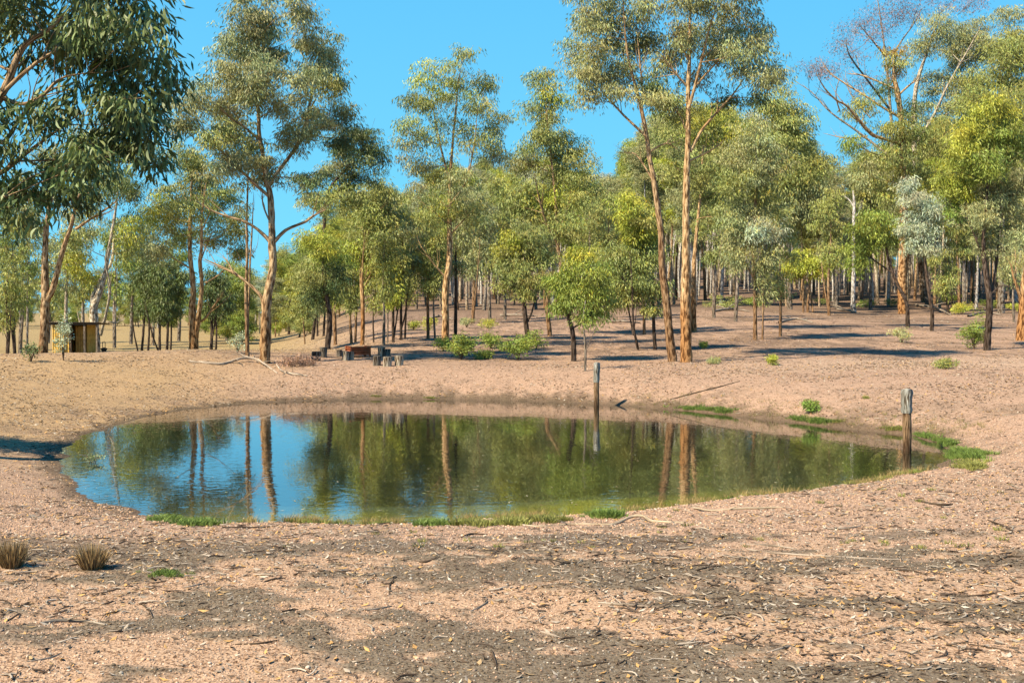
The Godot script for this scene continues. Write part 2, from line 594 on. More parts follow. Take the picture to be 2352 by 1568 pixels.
# One eucalypt. trunks: arrays of Vector4 in local metres; lobes as above
func make_tree(root: Node3D, trunks: Array, lobes: Array, bark: String, low: float, top: float, lai: float, size: float, spray: String, opts := {}) -> void:
	var mb := MB.new()
	var paint := bark_paint(bark, low, top)
	var skeleton := []
	for k in trunks.size():
		var smooth := curve(trunks[k], 5)
		tube(mb, smooth, 10 if k == 0 else 7, paint, 0.22)
		for q in smooth: skeleton.append(q)
	for k in range(1, trunks.size()):
		var path: Array = trunks[k]
		for j in 5:
			var f := rf(0.35, 1.0) * (path.size() - 1)
			var i0 := mini(int(f), path.size() - 2)
			var q: Vector4 = (path[i0] as Vector4).lerp(path[i0 + 1], f - i0)
			var e0: Vector4 = path[i0 + 1] - path[i0]
			var dir := (Vector3(e0.x, e0.y, e0.z).normalized() + Vector3(rf(-0.8, 0.8), rf(-0.2, 0.9), rf(-0.8, 0.8))).normalized()
			var ln := rf(10.0, 26.0) * q.w + 0.25
			var mid := Vector3(q.x, q.y, q.z) + dir * ln * 0.5 + Vector3(rf(-0.1, 0.1), rf(0.0, 0.1), rf(-0.1, 0.1)) * ln
			var e := Vector3(q.x, q.y, q.z) + dir * ln + Vector3(0, 0.15 * ln, 0)
			tube(mb, curve([Vector4(q.x, q.y, q.z, q.w * 0.45), Vector4(mid.x, mid.y, mid.z, q.w * 0.3), Vector4(e.x, e.y, e.z, q.w * 0.08)], 3), 5, paint, 0.0)
	obj("trunk", mb.mesh(mats.bark), root)
	if lobes.is_empty():
		return
	var br := MB.new()
	for lobe in lobes:
		var c: Vector3 = lobe[0]
		var r: Vector3 = lobe[1]
		var best := 1e9
		var from: Vector4 = skeleton[skeleton.size() - 1]
		for q in skeleton:
			var e := c - Vector3(q.x, q.y, q.z)
			if e.y < 0.1 * e.length() - 0.2: continue
			var cost := e.length() + absf(e.y - 0.8 * Vector2(e.x, e.z).length()) * 0.35
			if cost < best:
				best = cost
				from = q
		var a := Vector3(from.x, from.y, from.z)
		var span := a.distance_to(c)
		if span > 0.25:
			var rad := clampf(from.w * 0.5, 0.008, 0.012 + 0.012 * span)
			var mid := a.lerp(c, 0.5) + Vector3(rf(-0.1, 0.1), rf(-0.12, 0.06), rf(-0.1, 0.1)) * span
			tube(br, curve([Vector4(a.x, a.y, a.z, rad), Vector4(mid.x, mid.y, mid.z, rad * 0.65), Vector4(c.x, c.y, c.z, rad * 0.4)], 4), 5, paint, 0.0, false)
			for j in int(opts.get("twigs", 4)):
				var e := c + Vector3(rf(-0.9, 0.9) * r.x, rf(-0.3, 0.95) * r.y, rf(-0.9, 0.9) * r.z)
				var m2 := c.lerp(e, 0.5) + Vector3(0, rf(-0.15, 0.1), 0) * r.y
				var st := mid.lerp(c, rf(0.3, 1.0))
				tube(br, curve([Vector4(st.x, st.y, st.z, rad * 0.35), Vector4(m2.x, m2.y, m2.z, rad * 0.25), Vector4(e.x, e.y, e.z, opts.get("tip", 0.004))], 3), 4, paint, 0.0, false)
	if br.v.size():
		obj("branches", br.mesh(mats.bark), root).set_meta("kind", "stuff")
	if lai > 0.0:
		var where := []
		var tints := []
		fill_lobes(lobes, lai, size, where, tints, opts.get("area", 54.0))
		scatter("crown", meshes[spray], where, tints, root)

# a tree read from the photograph: base [u, v, depth or 0], stems and lobes in pixels
func photo_tree(called: String, label: String, group: String, base: Array, bark: String, kind: String, lai: float, stems: Array, lobes: Array, opts := {}) -> Node3D:
	var foot: Vector3
	if base[2] > 0.0:
		foot = at_depth(base[0], base[1], base[2])
		foot.y = hgt(foot.x, foot.z)
	else:
		foot = on_ground(base[0], base[1])
	var d := -foot.z
	var m := d / FOCAL
	var root := thing(called, foot, label, "tree", group)
	var trunks := []
	for s in stems.size():
		var path := []
		var drift := 0.0 if s == 0 else rf(-0.5, 0.5) * float(opts.get("depth", 1.0))
		var stem: Array = stems[s]
		var n := stem.size()
		for k in n:
			var q: Array = stem[k]
			var p := at_depth(q[0], q[1], d) - foot
			if s > 0:
				var run := Vector2(q[0] - stem[0][0], q[1] - stem[0][1]).length() * m
				p.z += drift * run
			path.append(Vector4(p.x, p.y, p.z, q[2] * m * (0.85 if s else 1.0) * (0.3 if s and k == n - 1 else 1.0)))
		if s == 0:
			var f: Vector4 = path[0]
			path[0] = Vector4(0, -0.12, 0, f.w * 1.25)
			path.insert(1, Vector4(lerpf(0, path[1].x, 0.12), lerpf(0.05, path[1].y, 0.12), 0, f.w * 1.02))
		trunks.append(path)
	var lo := 1e9
	var hi := -1e9
	for l in lobes:
		lo = minf(lo, l[0]); hi = maxf(hi, l[0])
	var half := maxf(0.25, (hi - lo) * 0.5 * m) * float(opts.get("spread", 0.75))
	var at := []
	for l in lobes:
		var p := at_depth(l[0], l[1], d) - foot
		p.z += rf(-half, half)
		var r := Vector3(l[2] * m, l[3] * m, l[2] * m * 0.95)
		at.append([p, r, l[4] if l.size() > 4 else kind])
	var size: float = opts.get("size", clampf(d / 42.0, 0.95, 2.0))
	var height := 3.0
	for q in trunks[0]: height = maxf(height, q.y)
	make_tree(root, trunks, at, bark, opts.get("low", height * 0.12), opts.get("top", height * 0.4), lai, size, opts.get("spray", "spray%d" % (rng.randi() % 3)), opts)
	return root

# a smaller tree given by its base, top, crown bottom and crown half-width
func small_tree(called: String, label: String, group: String, u: float, vb: float, depth: float, vt: float, vc: float, cw: float, bark: String, kind: String, hw: float, lean := 0.0, opts := {}) -> Node3D:
	var top := Vector2(u + lean, vt + (vc - vt) * 0.25)
	var stems := [[[u, vb, hw], [u + lean * 0.25 + rf(-3, 3), lerpf(vb, top.y, 0.35), hw * 0.8], [u + lean * 0.6 + rf(-4, 4), lerpf(vb, top.y, 0.68), hw * 0.55], [top.x, top.y, hw * 0.2]]]
	for s in int(opts.get("stems", 1)) - 1:
		var off := rf(-1, 1) * cw * 0.6
		stems.append([[u + rf(-2, 2), lerpf(vb, vc, rf(0.02, 0.3)), hw * 0.7], [u + off * 0.5, lerpf(vb, vc, 0.75), hw * 0.55], [u + lean + off, lerpf(vc, vt, 0.4), hw * 0.25]])
	var lobes := []
	var tall := vc - vt
	var n := clampi(int(tall / cw * 4.0) + 4, 6, 16)
	for k in n:
		var f := (k + rf(0.2, 0.8)) / n
		var wide := cw * (0.35 + 0.75 * sin(PI * pow(f, 0.75)))
		var r := cw * rf(0.3, 0.48)
		var side := rf(-1, 1)
		lobes.append([u + lean * (1.0 - f * 0.6) + side * maxf(wide - r * 0.8, 0.0), vt + r * 0.7 + f * (tall - r * 1.2), r, r * rf(0.65, 0.95)])
	return photo_tree(called, label, group, [u, vb, depth], bark, kind, float(opts.get("lai", 2.4)), stems, lobes, opts)

# ---------------------------------------------------------------- the trees
# the long leaves at the rim of the near crown, each one a piece of its own
func single_leaves(root: Node3D) -> void:
	var variants := []
	for k in 4:
		var mb := MB.new()
		var col: Color = LEAF.dark * [0.8, 1.0, 1.2, 1.5][k]
		var bend: float = [0.02, -0.025, 0.035, -0.015][k]
		var prev := -1
		for j in 6:
			var f := j / 5.0
			var half := 0.017 * sin(PI * pow(f, 0.7)) + 0.0012
			var p := Vector3(bend * sin(PI * f), -0.17 * f, 0.02 * f * f)
			var nn := Vector3(0, 0.2 * f, -1).normalized()
			var a := mb.vert(p + Vector3(half, 0, 0.004), nn, Vector2.ZERO, col)
			mb.vert(p - Vector3(half, 0, -0.004), nn, Vector2.ZERO, col)
			if prev >= 0:
				mb.tri(prev, prev + 1, a)
				mb.tri(prev + 1, a + 1, a)
			prev = a
		variants.append(mb.mesh(mats.leaf))
	for k in 260:
		var t := rng.randf()
		var rim: Array = [[330, 10], [352, 60], [372, 105], [398, 150], [392, 190], [372, 240], [366, 300], [345, 350], [300, 385], [230, 420], [160, 450], [110, 500], [60, 530], [10, 540]]
		var i0 := mini(int(t * 13.0), 12)
		var f := t * 13.0 - i0
		var p := at_depth(lerpf(rim[i0][0], rim[i0 + 1][0], f) + rng.randfn() * 13.0 - 6.0, lerpf(rim[i0][1], rim[i0 + 1][1], f) + rng.randfn() * 13.0 - 6.0, 15.5 + rf(-0.8, 0.8)) - root.position
		var o := obj("leaf", variants[k % 4], root)
		o.position = p
		o.rotation = Vector3(rf(-0.5, 0.5), rf(0, TAU), rf(-0.5, 0.5))

func build_key_trees() -> void:
	# near tree on the left bank, its trunk outside the frame
	photo_tree("leaning_gum_tree", "big dark-leaved gum overhanging the shaded bank with long brown limbs", "", [-300, 1080, 15.5], "tan", "dark", 2.3,
		[[[-300, 1080, 34], [-290, 860, 28], [-262, 640, 26], [-200, 480, 24], [-130, 360, 20], [-60, 280, 15], [0, 222, 10], [40, 130, 7], [66, 95, 6], [120, 60, 4], [165, 10, 2]],
		[[-110, 340, 14], [-40, 270, 9], [30, 200, 6], [92, 150, 5], [135, 122, 3], [200, 60, 2]],
		[[-60, 290, 9], [10, 330, 6], [60, 270, 5], [115, 225, 4], [160, 190, 3], [230, 180, 2]],
		[[-180, 450, 16], [-90, 420, 10], [0, 400, 7], [70, 350, 5], [140, 300, 3], [210, 250, 2]],
		[[-240, 590, 16], [-330, 420, 12], [-380, 250, 9], [-400, 60, 5]], [[-280, 700, 15], [-420, 540, 12], [-580, 420, 9], [-740, 330, 6], [-860, 260, 3]],
		[[-260, 640, 12], [-160, 560, 8], [-60, 500, 5], [30, 460, 3]],
		[[0, 222, 8], [60, 240, 5], [130, 205, 3], [190, 195, 2]]],
		[[30, 40, 70, 60], [130, 30, 80, 60], [230, 20, 75, 60], [300, 30, 55, 60], [250, 90, 80, 60], [330, 110, 60, 55], [375, 150, 26, 40], [320, 190, 60, 60], [240, 170, 75, 60], [345, 170, 45, 60], [330, 250, 50, 45], [260, 260, 70, 60],
		[190, 230, 60, 50], [170, 120, 60, 45], [15, 100, 30, 40], [100, 100, 45, 35], [30, 270, 60, 45], [110, 300, 60, 45], [190, 320, 70, 50], [280, 320, 60, 55], [330, 300, 45, 45], [40, 340, 60, 45], [120, 380, 60, 40], [30, 420, 60, 45], [90, 440, 45, 45], [20, 490, 45, 45], [95, 490, 25, 35],
		[-80, 60, 90, 70], [-180, 100, 100, 80], [-90, 200, 70, 60], [-300, 120, 110, 90], [-420, 180, 110, 90], [-380, 320, 110, 80], [-250, 260, 90, 70], [-470, 420, 90, 70], [-330, 460, 90, 60], [-100, 450, 70, 50], [-60, 540, 50, 50],
		[200, 390, 65, 42], [265, 375, 60, 42], [150, 425, 55, 38], [335, 365, 40, 38], [-640, 330, 120, 80], [-760, 280, 130, 90], [-720, 400, 120, 70], [-860, 240, 120, 90], [-620, 220, 120, 80], [-900, 340, 120, 80], [-800, 150, 130, 90], [-60, -90, 120, 90], [100, -110, 130, 90], [240, -90, 90, 70], [-260, -60, 120, 90], [20, -230, 120, 80]],
		{"spray": "near", "size": 0.95, "depth": 0.5, "spread": 0.2, "area": 50.0})
	single_leaves(get_node("leaning_gum_tree"))
	photo_tree("forked_gum_tree", "forked gum with orange lower bark standing beside the tin shed", "", [95, 826, 41], "tan", "olive", 2.0,
		[[[95, 826, 11], [103, 700, 9.5], [102, 616, 7.5], [105, 529, 6], [115, 457, 5], [122, 390, 3.5], [128, 330, 2]],
		[[106, 690, 9], [124, 659, 8], [150, 581, 6.5], [173, 526, 5.5], [187, 483, 4.5], [207, 431, 3.5], [225, 370, 2.5], [235, 310, 1.5]],
		[[173, 526, 4], [202, 509, 3.5], [259, 477, 2.5], [290, 455, 1.5]], [[116, 500, 3], [130, 470, 2], [150, 430, 1.2]]],
		[[120, 360, 55, 45], [60, 430, 50, 45], [170, 330, 50, 45], [230, 340, 55, 45], [280, 400, 50, 40], [300, 450, 45, 40, "dark"], [60, 520, 40, 40], [150, 440, 40, 35], [250, 290, 50, 45], [200, 480, 40, 35], [30, 470, 40, 40], [330, 350, 40, 40]])
	photo_tree("pale_gum_tree", "cream-trunked gum with bare limbs directly behind the tin shed", "", [218, 824, 60], "pale", "olive", 1.6,
		[[[218, 824, 11], [217, 750, 9.5], [215, 708, 9], [228, 670, 7], [240, 630, 5], [248, 580, 4], [262, 500, 3], [270, 440, 2]],
		[[216, 712, 8], [207, 679, 6], [222, 630, 4.5], [236, 600, 4], [232, 540, 3], [225, 480, 2]], [[230, 770, 4.5], [253, 711, 3.5], [268, 659, 2.8], [265, 600, 2], [290, 540, 1.4]],
		[[222, 745, 2.2], [246, 739, 2], [270, 741, 1.8], [292, 731, 1.2]]],
		[[200, 560, 45, 40], [260, 520, 45, 40], [290, 570, 40, 40], [170, 600, 40, 40, "yellow"], [190, 640, 35, 30, "yellow"], [250, 440, 50, 45, "dark"], [310, 500, 35, 35], [300, 540, 35, 35, "yellow"]], {"low": 0.5, "top": 1.6})
	photo_tree("twin_stem_gum_tree", "gum with two orange-brown stems rising from one base by the fallen branch", "", [444, 817, 44], "orange", "olive", 2.2,
		[[[444, 819, 12], [443, 760, 9.5], [441, 702, 8], [443, 659, 6.5], [436, 587, 5], [435, 543, 4.5], [437, 486, 3.5], [440, 400, 2]],
		[[449, 775, 8], [461, 716, 6.5], [472, 659, 5.5], [472, 601, 5], [478, 570, 4], [485, 500, 3], [500, 430, 1.8]],
		[[458, 739, 3.5], [475, 728, 3], [501, 696, 2.5], [521, 670, 1.5]], [[441, 620, 2.5], [420, 605, 2], [395, 590, 1.4]], [[470, 650, 2.5], [500, 630, 1.8], [530, 600, 1.2]]],
		[[440, 400, 55, 45], [490, 420, 50, 40], [400, 440, 55, 45], [450, 480, 60, 45], [510, 480, 50, 45, "green"], [400, 520, 50, 45], [480, 540, 55, 40], [540, 520, 35, 40], [380, 570, 50, 40, "grey"], [430, 360, 50, 40, "olive"], [530, 570, 30, 35], [370, 480, 40, 40, "yellow"]])
	photo_tree("slender_pole_tree", "slender double-stemmed gum close beside the thick pale-barked gum", "", [568, 822, 0], "tan", "grey", 1.0,
		[[[568, 824, 5], [566, 740, 4.2], [565, 660, 3.8], [567, 590, 3.2], [566, 515, 2.6], [569, 414, 1.8], [572, 340, 1]],
		[[568, 760, 3], [571, 680, 2.8], [574, 600, 2.4], [578, 530, 2], [582, 440, 1.2]]],
		[[560, 420, 30, 30], [590, 380, 30, 30], [572, 330, 35, 30], [550, 480, 25, 25]])
	photo_tree("tall_gum_tree", "tall thick gum with patchy pale bark and long bare side limbs on the far bank", "", [608, 834, 0], "cream", "grey", 2.3,
		[[[608, 836, 13], [609, 770, 11.5], [613, 690, 10.5], [626, 616, 9.5], [624, 558, 8.5], [623, 500, 7.5], [619, 443, 7], [611, 412, 6], [603, 354, 5], [594, 302, 4.5], [593, 259, 4], [585, 187, 3], [590, 90, 2]],
		[[607, 712, 8], [597, 679, 5], [563, 647, 4], [534, 627, 3.5], [493, 607, 2.8], [462, 594, 2]],
		[[622, 556, 6], [591, 526, 4], [562, 509, 3.5], [528, 499, 3], [493, 486, 2.5], [466, 467, 1.8]],
		[[627, 558, 6], [655, 529, 4.5], [701, 509, 3.8], [721, 495, 3], [756, 478, 2]],
		[[613, 430, 6], [640, 386, 5], [666, 346, 5], [686, 311, 4.5], [695, 274, 3.8], [700, 225, 3], [715, 120, 2]],
		[[618, 452, 5], [580, 415, 4], [551, 386, 3.5], [522, 354, 3], [499, 325, 2.5], [475, 292, 1.8]],
		[[594, 320, 3.5], [565, 294, 2.6], [534, 274, 2.2], [506, 236, 1.4]], [[680, 325, 3], [720, 300, 2.2], [775, 300, 1.6]], [[536, 628, 2.5], [520, 600, 2], [505, 585, 1.2]], [[622, 515, 2.5], [605, 470, 2], [606, 430, 1.3]]],
		[[594, 22, 50, 45], [610, 60, 50, 45], [570, 70, 60, 50], [535, 115, 58, 50], [575, 130, 70, 55], [630, 115, 40, 50], [520, 170, 52, 42], [560, 190, 60, 40], [640, 185, 58, 45], [610, 230, 40, 40], [655, 240, 50, 40],
		[726, 42, 38, 38], [715, 85, 45, 45], [740, 110, 45, 45], [706, 140, 45, 45], [755, 150, 42, 45], [745, 190, 52, 50, "olive"], [760, 235, 45, 45], [720, 220, 45, 42], [690, 250, 40, 38],
		[487, 225, 55, 45], [460, 260, 45, 45], [545, 240, 55, 40], [500, 280, 58, 45], [450, 310, 45, 40], [530, 330, 50, 40, "olive"], [580, 365, 58, 38], [612, 388, 50, 36], [665, 320, 40, 45], [700, 300, 45, 38], [780, 300, 38, 40, "dark"], [750, 275, 35, 30], [500, 370, 50, 40], [540, 400, 45, 38],
		[692, 410, 40, 32], [728, 412, 32, 28, "dark"], [560, 330, 45, 35, "olive"], [610, -30, 45, 40]], {"low": 0.3, "top": 3.2, "twigs": 5})
	photo_tree("dark_crowned_tree", "gum with dark tufted crown leaning out against open sky behind the stump seats", "", [752, 802, 0], "dark", "dark", 2.3,
		[[[752, 804, 7], [757, 731, 6], [747, 659, 5], [742, 580, 4], [748, 480, 3.5], [758, 432, 3], [787, 395, 2.5], [816, 360, 2], [840, 330, 1.2]], [[745, 500, 3], [775, 440, 2.2], [800, 420, 1.4]]],
		[[785, 330, 45, 40], [845, 310, 42, 42], [815, 350, 50, 42], [866, 355, 28, 32], [780, 385, 50, 40, "grey"], [830, 400, 45, 38], [770, 440, 50, 40, "green"], [740, 480, 50, 40, "olive"], [800, 470, 45, 40, "olive"], [741, 560, 50, 38, "yellow"], [745, 600, 58, 45, "green"], [715, 640, 45, 40, "olive"], [775, 640, 45, 40], [740, 670, 45, 35]])
	photo_tree("open_crowned_gum_tree", "tall straight yellow-trunked gum with sparse upright crown among low bushes", "", [1023, 800, 0], "orange", "olive", 1.6,
		[[[1023, 802, 9], [1023, 731, 8], [1024, 659, 7.5], [1032, 601, 6.5], [1032, 529, 5.5], [1033, 443, 4.5], [1037, 360, 3.2], [1046, 259, 2.2], [1055, 170, 1.2]],
		[[1033, 420, 3.5], [1014, 346, 2.6], [1000, 280, 1.8], [985, 210, 1]], [[1033, 470, 3], [1070, 420, 2.4], [1090, 340, 1.8], [1100, 250, 1]], [[1026, 640, 3], [1000, 610, 2], [970, 570, 1.4]], [[1033, 540, 2.6], [1060, 510, 2], [1090, 480, 1.2]]],
		[[1060, 145, 38, 36], [990, 185, 48, 42, "yellow"], [1040, 200, 45, 42], [1095, 190, 38, 45], [960, 240, 38, 42], [1010, 255, 50, 42], [1110, 250, 38, 45], [940, 310, 35, 42], [985, 320, 48, 42], [1145, 290, 35, 42], [1075, 300, 38, 35], [960, 370, 45, 38, "grey"], [1010, 390, 50, 38], [1100, 340, 48, 40], [1150, 350, 35, 38, "grey"], [1070, 420, 50, 40, "grey"], [960, 440, 50, 42, "grey"], [1000, 490, 50, 42], [1080, 500, 50, 42], [950, 520, 45, 42, "grey"]],
		{"low": 0.2, "top": 1.0})
	photo_tree("conical_gum_tree", "bushy olive gum with a narrow peaked crown behind the rounded sapling", "", [1263, 772, 0], "tan", "olive", 2.3,
		[[[1263, 774, 5.5], [1258, 688, 5], [1287, 627, 4.5], [1281, 558, 4.5], [1278, 480, 3.5], [1268, 380, 2.5], [1255, 260, 1.5]], [[1281, 560, 3.5], [1258, 520, 3], [1240, 470, 2.2], [1225, 400, 1.2]], [[1280, 540, 2.5], [1300, 490, 2], [1315, 430, 1.2]]],
		[[1250, 180, 32, 32], [1268, 215, 42, 36, "yellow"], [1245, 255, 45, 38], [1275, 300, 52, 42], [1230, 320, 48, 42], [1315, 330, 42, 42], [1200, 370, 48, 42, "grey"], [1265, 370, 58, 45], [1325, 390, 42, 45], [1210, 430, 48, 45], [1275, 450, 60, 45, "yellow"], [1335, 450, 40, 45], [1230, 500, 55, 42], [1310, 520, 45, 42], [1180, 470, 45, 45]])
	photo_tree("leaning_tall_gum_tree", "tall gum with a leaning flaky trunk close beside the straight orange-barked gum", "", [1545, 830, 0], "tan", "grey", 2.1,
		[[[1547, 832, 11], [1537, 760, 9.5], [1531, 688, 9], [1521, 616, 8], [1519, 543, 7], [1512, 486, 7], [1502, 414, 6], [1492, 360, 5.5], [1485, 311, 5], [1474, 253, 4.5], [1457, 187, 3.5], [1443, 132, 2.8], [1435, 60, 1.8], [1430, -40, 1]],
		[[1474, 253, 3.5], [1476, 210, 2.8], [1473, 158, 2.4], [1469, 109, 2], [1462, 40, 1.4]], [[1486, 314, 4], [1443, 268, 3], [1408, 225, 2.4], [1375, 180, 1.5]], [[1503, 420, 2.4], [1465, 350, 1.8], [1425, 345, 1]], [[1490, 350, 2.5], [1530, 330, 2], [1560, 350, 1]]],
		[[1365, 20, 48, 40], [1340, 70, 38, 40], [1400, 60, 45, 42], [1322, 105, 34, 40], [1365, 130, 50, 42], [1333, 170, 42, 40], [1375, 195, 48, 40], [1345, 225, 38, 28], [1400, 155, 42, 38], [1430, 110, 45, 42], [1415, 10, 48, 42], [1460, 35, 48, 45], [1470, 90, 38, 38], [1505, 85, 42, 38], [1440, 170, 42, 36], [1500, 30, 42, 42], [1505, 215, 34, 40, "dark"], [1420, 215, 36, 28], [1400, -60, 60, 50], [1470, -70, 60, 50], [1340, -30, 45, 45]],
		{"low": 2.2, "top": 5.0})
	photo_tree("orange_barked_gum_tree", "tallest straight gum with smooth orange trunk and wide crown on the far bank", "", [1577, 831, 0], "orange", "grey", 2.2,
		[[[1577, 834, 14], [1576, 760, 12.5], [1575, 702, 12], [1576, 616, 10], [1576, 529, 8.5], [1577, 414, 7.5], [1580, 346, 6.5], [1581, 259, 5.5], [1581, 202, 5], [1584, 130, 4], [1585, 60, 2.5], [1586, -60, 1.2]],
		[[1582, 250, 4.5], [1594, 202, 4], [1605, 150, 3.2], [1620, 80, 2.2], [1640, 10, 1.2]], [[1586, 348, 5], [1616, 294, 3.6], [1659, 245, 3], [1699, 199, 2], [1730, 150, 1.2]], [[1580, 200, 3], [1545, 165, 2.2], [1515, 130, 1.4]], [[1583, 140, 3], [1560, 105, 2.2], [1530, 70, 1.2]],
		[[1600, 195, 3], [1640, 150, 2.4], [1690, 100, 1.6], [1720, 60, 1]], [[1582, 370, 2.6], [1640, 340, 2], [1680, 310, 1]], [[1582, 310, 2.6], [1570, 280, 2], [1555, 240, 1.2]]],
		[[1555, 30, 48, 45], [1590, 60, 45, 45], [1630, 20, 52, 45], [1700, 30, 52, 45], [1670, 70, 50, 45], [1738, 70, 34, 42], [1690, 110, 50, 42], [1733, 120, 42, 40], [1645, 120, 45, 40], [1705, 160, 45, 38], [1748, 190, 42, 38], [1783, 165, 26, 36], [1733, 222, 34, 32, "dark"], [1695, 200, 38, 30, "dark"], [1558, 85, 42, 38], [1530, 135, 45, 34], [1506, 170, 34, 34, "dark"], [1582, 115, 38, 38], [1615, 160, 36, 34], [1558, 225, 50, 30, "olive"], [1572, 248, 55, 32, "olive"], [1530, 250, 42, 38], [1660, 150, 36, 32], [1640, -50, 70, 55], [1560, -60, 60, 50], [1710, -40, 60, 50]],
		{"low": 1.2, "top": 2.4})
	photo_tree("rusty_trunk_tree", "rust-coloured trunk half hidden behind the straight orange-barked gum", "", [1594, 762, 0], "orange", "olive", 2.0,
		[[[1594, 764, 7], [1593, 700, 6.5], [1594, 620, 5.5], [1600, 540, 4], [1610, 440, 3], [1615, 340, 2]]],
		[[1620, 320, 55, 45], [1660, 370, 55, 45], [1600, 400, 50, 45], [1650, 440, 55, 45], [1600, 290, 50, 40, "yellow"], [1640, 270, 55, 35, "yellow"], [1640, 500, 50, 40], [1690, 300, 50, 38, "yellow"], [1540, 320, 50, 40, "olive"], [1545, 380, 45, 40]])
	photo_tree("veteran_gum_tree", "massive old orange-trunked gum at the wood edge with a bronze mistletoe ball on top", "", [2075, 720, 0], "orange", "olive", 1.8,
		[[[2075, 722, 11], [2073, 640, 10], [2076, 540, 9], [2076, 440, 8.5], [2075, 360, 8], [2071, 274, 7], [2063, 216, 6], [2055, 179, 4.5], [2053, 140, 2.5]],
		[[2066, 268, 4], [2032, 245, 3.2], [1989, 213, 2.6], [1948, 184, 2.2], [1914, 156, 1.5], [1895, 120, 1]], [[2062, 207, 3], [2035, 190, 2.5], [1990, 165, 2], [1955, 160, 1.2]], [[2068, 330, 4], [2030, 322, 3.5], [1994, 312, 5], [1960, 282, 4.2], [1928, 253, 3], [1902, 242, 2.6], [1873, 219, 2], [1850, 188, 1.3]],
		[[2068, 215, 3], [2090, 195, 2.4], [2110, 180, 1.6]], [[1930, 256, 2], [1915, 220, 1.5], [1920, 180, 1]], [[1994, 312, 2], [1950, 315, 1.6], [1900, 300, 1]]],
		[[2058, 112, 28, 26, "orange"], [2055, 138, 32, 28, "olive"], [2066, 165, 24, 22, "orange"], [2030, 205, 25, 25, "dark"], [1990, 255, 50, 30, "olive"], [1960, 330, 40, 28, "green"], [2100, 300, 55, 40], [2040, 310, 50, 40], [2130, 330, 50, 40], [2090, 250, 30, 30, "dark"], [2040, 370, 60, 40], [2110, 400, 55, 42], [1990, 400, 50, 40, "grey"], [2030, 440, 55, 40, "olive"]],
		{"low": 1.0, "top": 5.0, "spread": 0.4})
	photo_tree("bare_branched_tree", "sparse purple-tinged gum with bare fine branches against the sky", "", [2040, 706, 108], "grey", "purple", 1.1,
		[[[2040, 706, 6], [2045, 500, 5], [2050, 330, 3.6], [2040, 180, 2.6], [2030, 90, 1.8], [2020, 20, 1.2], [2010, -40, 0.7]],
		[[2046, 360, 4], [1980, 300, 3], [1920, 250, 2.2], [1880, 200, 1.5], [1840, 170, 1]], [[2044, 250, 3.5], [1980, 190, 2.6], [1930, 140, 1.8], [1920, 105, 1]], [[2036, 130, 3], [1995, 90, 2], [1965, 60, 1.2]], [[2036, 160, 3], [2080, 90, 2.2], [2120, 40, 1.6], [2150, -10, 1]], [[2042, 200, 3], [2100, 120, 2.2], [2180, 60, 1.6], [2230, 10, 1]], [[2000, 270, 2], [1965, 215, 1.5], [1950, 160, 1]]],
		[[1840, 172, 30, 25], [1880, 165, 40, 30], [1925, 108, 35, 25], [1910, 145, 40, 28], [1965, 130, 40, 30], [1970, 60, 40, 35], [2010, 30, 48, 38], [2060, 20, 48, 38], [1985, 95, 40, 30], [2110, 20, 45, 35], [2160, 20, 45, 32], [2210, 20, 42, 32], [2050, 60, 45, 32], [2000, -30, 50, 40], [2100, -40, 60, 40], [1990, 190, 35, 28], [1985, 200, 28, 25]],
		{"spray": "twiggy", "twigs": 12, "area": 60.0, "spread": 0.4, "tip": 0.014})
	photo_tree("spreading_gum_tree", "wide grey-green gum on pale stems rising behind the massive old trunk", "", [2125, 705, 98], "pale", "grey", 1.9,
		[[[2115, 705, 8], [2108, 500, 7], [2100, 300, 6], [2105, 200, 4.5], [2130, 120, 3], [2150, 60, 1.8]], [[2107, 330, 5], [2135, 270, 4], [2155, 210, 3], [2190, 130, 2], [2210, 80, 1]], [[2130, 280, 2.6], [2180, 260, 2], [2215, 240, 1.2]]],
		[[2150, 70, 50, 40], [2195, 85, 52, 42], [2130, 110, 40, 32], [2175, 120, 48, 38], [2230, 130, 45, 36], [2160, 180, 48, 38], [2210, 185, 50, 40], [2240, 100, 38, 32], [2190, 240, 48, 36], [2150, 250, 34, 30], [2260, 60, 40, 34], [2230, 250, 48, 38], [2310, 40, 40, 30], [2280, 100, 45, 36]], {"spread": 0.5})
	photo_tree("billowing_olive_tree", "dense rounded olive gum towering behind the yellow-green tree", "", [2300, 730, 72], "grey", "olive", 2.6,
		[[[2300, 730, 8], [2302, 560, 7], [2300, 400, 6], [2300, 250, 4], [2298, 160, 2]], [[2301, 380, 4], [2340, 300, 3], [2360, 220, 1.5]]],
		[[2290, 140, 55, 45], [2335, 130, 45, 42], [2255, 190, 52, 45], [2310, 195, 55, 45], [2370, 190, 50, 50], [2340, 90, 45, 35], [2235, 230, 45, 40], [2350, 260, 50, 50], [2290, 240, 50, 40], [2390, 120, 50, 50], [2345, 330, 45, 50, "grey"], [2390, 330, 50, 60]])
